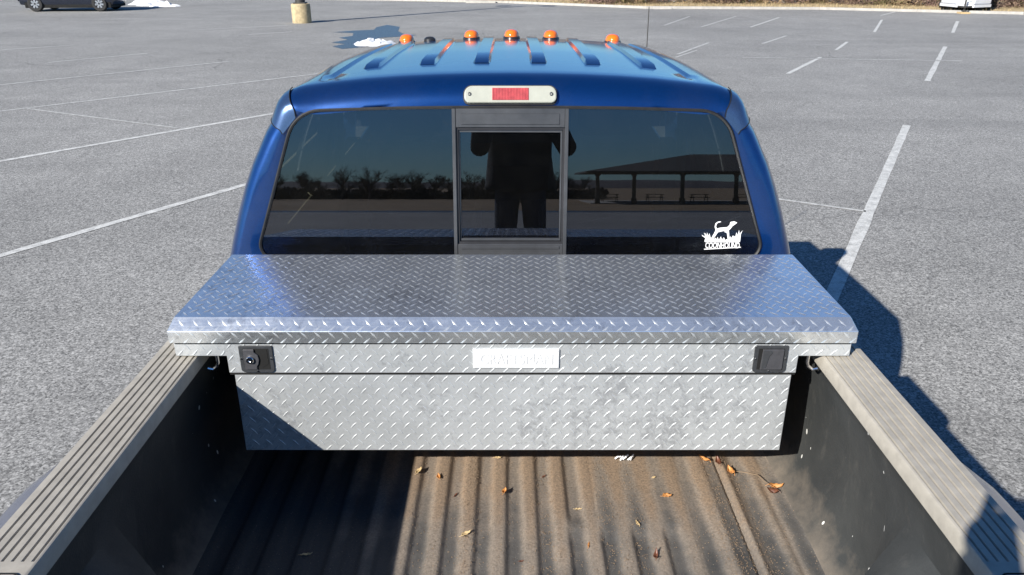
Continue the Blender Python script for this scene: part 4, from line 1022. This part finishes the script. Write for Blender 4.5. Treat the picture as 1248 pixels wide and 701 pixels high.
for p in bm_.polygons:
    c = p.center; z = c.z + FZ; y = c.y - .45; p.use_smooth = True
    if z < 1.0: p.material_index = 3
    elif z < 1.74: p.material_index = 1
    elif z < 2.30 and not (y > -.10): p.material_index = 2
    elif y > -.36 and z < 2.33 and abs(c.x) > .12: p.material_index = 2
    else: p.material_index = 0
po = D.objects.new('body', bm_); COL.objects.link(po); po.parent = pr; ROOTLOC[po.name] = (PX, -.45, FZ)
# open jacket shell hanging loosely to the hips
jk = MB(); rows = []
for z, wx, wy in ((2.24, .17, .10), (2.18, .215, .125), (2.05, .225, .155), (1.92, .222, .16), (1.80, .235, .165), (1.70, .250, .175), (1.665, .255, .178)):
    rows.append([(PX + wx * cos(a) * (1 + .02 * sin(5 * a + z * 9)), -.455 + wy * sin(a) * (1 + .03 * sin(4 * a)), z + .012 * sin(3 * a)) for a in [2 * pi * i / 32 for i in range(33)]])
jk.grid(rows); o = jk.build('jacket', M['jacket'], pr, True); md = o.modifiers.new('thickness', 'SOLIDIFY'); md.thickness = .008
# sleeves
for s in (-1, 1):
    ex = PX + s * (.275 if s < 0 else .31); b = MB(); b.tube([(PX + s * .17, -.44, 2.20), (PX + s * .24, -.36, 2.10), (ex, -.27, 1.96), ((ex + s * .16) / 2, -.22, 2.14), ((-.125, -.150, 2.365) if s < 0 else (.16, -.09, 2.27))], [.08, .075, .066, .072, .074], 14); b.build('sleeve', M['jacket'], pr, True)
# face and hair
hd = MB()
hd.lathe([(.0, .105), (.035, .10), (.062, .082), (.080, .045), (.084, .0), (.083, -.03), (.078, -.06)], 20, Matrix.Translation((PX, -.34, 2.475)) @ Matrix.Diagonal((1, 1.15, 1, 1)))
hd.v = [v if not (v[1] > -.265 and v[2] < 2.50) else (v[0], -.28, v[2]) for v in hd.v]; hd.build('hair', M['hair'], pr, True)
for s in (-1, 1):
    b = MB(); b.lathe([(0, -.012), (.009, -.008), (.012, 0), (.009, .008), (0, .012)], 10, Matrix.Translation((PX + s * .031, -.243, 2.447))); b.build('eye', M['lens_white'], pr, True)
    b = MB(); b.lathe([(0, -.028), (.010, -.02), (.013, 0), (.012, .018), (0, .028)], 10, Matrix.Translation((PX + s * .086, -.325, 2.445))); b.build('ear', M['skin'], pr, True)
b = MB(); b.tube([(PX, -.235, 2.455), (PX, -.223, 2.43), (PX, -.218, 2.415), (PX, -.232, 2.408)], [.006, .009, .012, .010], 8); b.build('nose', M['skin'], pr, True)
b = MB(); b.tube([(PX - .024, -.245, 2.388), (PX, -.238, 2.386), (PX + .024, -.245, 2.388)], [.002, .006, .002], 8); b.build('mouth', plain('lip', (.38, .15, .12), .5), pr, True)
# hands: five fingers each curled round the phone edges
for s, hx in ((-1, -.098), (1, .118)):
    for k in range(4):
        z = 2.425 - k * .019; l = (.9, 1, .95, .8)[k]
        b = MB(); b.tube([(hx + s * .012, -.050, z - .012), (hx + s * .006 , -.030 , z), (hx - s * .004, -.016, z + .003), (hx - s * .016 * l, -.0175, z + .002), (hx - s * .03 * l, -.0185, z)], [.0095, .0092, .0085, .008, .0062], 8); b.build('finger', M['skin'], pr, True)
    b = MB(); b.tube([(hx + s * .01, -.055, 2.365), (hx - s * .0, -.048, 2.378), (hx - s * .014, -.038, 2.388), (hx - s * .028, -.034, 2.394)], [.012, .011, .0095, .007], 8); b.build('thumb', M['skin'], pr, True)
ph = root('mobile_phone', (.01, -.026, 2.40), 'black mobile phone held sideways in both hands of the person', 'phone')
b = MB(); b.box(-.070, .090, -.032, -.0245, 2.362, 2.438); b.build('casing', M['black'], ph, True, bevel=.003)
b = MB(); b.box(-.066, .086, -.0332, -.0323, 2.366, 2.434); b.build('screen', M['void'], ph)
b = MB(); b.lathe([(.009, 0), (.009, .002), (.006, .0022), (0, .0018)], 16, Matrix.Translation((0, -.0245, 2.40)) @ Matrix.Rotation(radians(-90), 4, 'X')); b.build('camera_lens', M['void'], ph, True)

# ================================================================== BEHIND THE CAMERA (mirrored in the rear window)
o = ground_sheet('dark_access_road', [(-80, -47), (80, -47), (80, -44.2), (-80, -44.2)], -.004, M['wet'])
# pavilion
pv = root('picnic_pavilion', (21, -72, 0), 'open picnic pavilion with a dark hipped roof on timber posts behind the truck', 'pavilion')
b = MB(); x0, x1, y0, y1 = 7.0, 34.0, -80, -66.5
b.add([(x0, y0, 2.85), (x1, y0, 2.85), (x1, y1, 2.85), (x0, y1, 2.85), (x0, y0, 3.0), (x1, y0, 3.0), (x1, y1, 3.0), (x0, y1, 3.0), (18, -73, 4.75), (24, -73, 4.75)],
      [(0, 3, 2, 1), (0, 1, 5, 4), (1, 2, 6, 5), (2, 3, 7, 6), (3, 0, 4, 7), (7, 6, 9, 8), (6, 5, 9), (5, 4, 8, 9), (4, 7, 8)]); b.build('roof', M['roofing'], pv)
for y in (-67.2,):
    for x in (8.1, 11.5, 16.0, 21.0, 26, 31, 33.3):
        b = MB(); b.box(x - .16, x + .16, y - .16, y + .16, 0, 2.85); b.box(x - .24, x + .24, y - .24, y + .24, 0, .5); b.prism([(-.16, 2.5), (.16, 2.5), (.4, 2.85), (-.4, 2.85)], lambda p, q: (x + p, y - .1, q), lambda p, q: (x + p, y + .1, q)); b.build('post', M['timber'], pv)
b = MB(); b.box(x0 + .5, x1 - .5, y0 + .5, y1 - .5, .0, .06); b.build('slab', M['kerb'], pv)
for i, x in enumerate((10, 14.5, 19, 23.5, 28)):
    t_ = root('picnic_table', (x, -73, .06), ['first', 'second', 'third', 'fourth', 'fifth'][i] + ' picnic table from the left under the pavilion roof behind the truck', 'picnic table', 'picnic tables under the pavilion')
    b = MB(); b.box(x - .9, x + .9, -73.4, -72.6, .76, .81); b.build('table_top', M['timber'], t_)
    for s in (-1, 1):
        b = MB(); b.box(x - .9, x + .9, -73 + s * .75 - .14, -73 + s * .75 + .14, .48, .52); b.build('bench', M['timber'], t_)
        b = MB(); b.tube([(x + s * .7, -73.75, .06), (x + s * .7, -73.25, .76)], .04, 4); b.tube([(x + s * .7, -72.25, .06), (x + s * .7, -72.75, .76)], .04, 4); b.tube([(x + s * .7, -73.8, .46), (x + s * .7, -72.2, .46)], .04, 4); b.build('leg', M['timber'], t_)
# bare trees
def tree_meshes(seed, H):
    rnd = random.Random(seed); tr_ = MB(); br = MB()
    def grow(p, d, l, r, lev, mb):
        pts = [p]; q = p; dd = d
        for i in range(3):
            dd = (dd + Vector((rnd.uniform(-1, 1), rnd.uniform(-1, 1), rnd.uniform(-.3, .6))) * .22).normalized(); q = q + dd * l / 3; pts.append(q)
        mb.tube(pts, [r, r * .85, r * .7, r * .55], 5 if lev < 2 else 3, False)
        if lev >= 5: return
        for i in range(rnd.randint(3, 4) if lev and lev < 4 else (2 if lev else 6)):
            t = rnd.uniform(.35, 1); c = pts[min(3, int(t * 3) )]
            ax = Vector((rnd.uniform(-1, 1), rnd.uniform(-1, 1), rnd.uniform(-.2, .5))).normalized()
            grow(c, (dd * .65 + ax * .75).normalized(), l * rnd.uniform(.55, .78), max((.024, .022, .018, .013, .010)[lev], r * .55), lev + 1, br)
    grow(Vector((0, 0, 0)), Vector((0, 0, 1)), H * .42, H * .022, 0, tr_)
    return tr_, br
TM = []
for i in range(3):
    a, c = tree_meshes(30 + i, 5.8); a = a.build('trunk', M['bark'], fix=False); c = c.build('crown', M['bark'], fix=False); TM.append((a.data, c.data)); D.objects.remove(a); D.objects.remove(c)
rt = random.Random(3)
for i in range(44):
    x = -46 + i * 1.28 + rt.uniform(-.5, .5); y = -92 + rt.uniform(-5, 5)
    t_ = D.objects.new('bare_tree', None); COL.objects.link(t_); t_.location = (x, y, -.02); t_.rotation_euler = (0, 0, rt.uniform(0, 6)); s = rt.uniform(.72, 1.0); t_.scale = (s, s, s)
    tag(t_, ['bare spreading tree', 'bare upright tree', 'bare low-forked tree'][i % 3] + ' in the tree line across the field behind the truck', 'tree', ['spreading', 'upright', 'low-forked'][i % 3] + ' bare trees behind the truck')
    for nm, me in zip(('trunk', 'crown'), TM[i % 3]):
        c = D.objects.new(nm, me); COL.objects.link(c); c.parent = t_
hd_ = MB(); rh = random.Random(9)
for i in range(16000):
    x = rh.uniform(-60, 12); y = -94 + rh.uniform(-3, 3); h = .2 + .9 * rh.random() * (.6 + .8 * mnoise.noise(Vector((x * .3, 0, 0))) + .3); a = rh.uniform(0, pi); w = .35
    hd_.add([(x - w * cos(a), y - w * sin(a), h - .3), (x + w * cos(a), y + w * sin(a), h - .3), (x + rh.uniform(-.3, .3), y, h + rh.uniform(0, .35))], [(0, 1, 2)])
tag(hd_.build('hedge_brush', M['bark'], fix=False), 'dark undergrowth at the foot of the tree line behind the truck', 'brush', kind='stuff')
def ridge(name, y, x0, x1, h, seed, mat, depth=120):
    rows = []; n = 90
    for i in range(n + 1):
        x = lerp(x0, x1, i / n); hh = h * (.7 + .5 * mnoise.noise(Vector((i * .09, seed, 0))) + .12 * mnoise.noise(Vector((i * .6, seed, 3))))
        rows.append([(x, y, -.5), (x, y + .25 * depth * (1 if y > 0 else -1), hh * .8), (x, y + .6 * depth * (1 if y > 0 else -1), hh), (x, y + depth * (1 if y > 0 else -1), -.5)])
    o = MB().grid(rows).build(name, mat, smooth=True); o['kind'] = 'structure'; return o
ridge('hills', -420, -700, 700, 5.5, 2, M['hill'])
ridge('far_hills', 300, -600, 600, 16, 7, M['hill'])
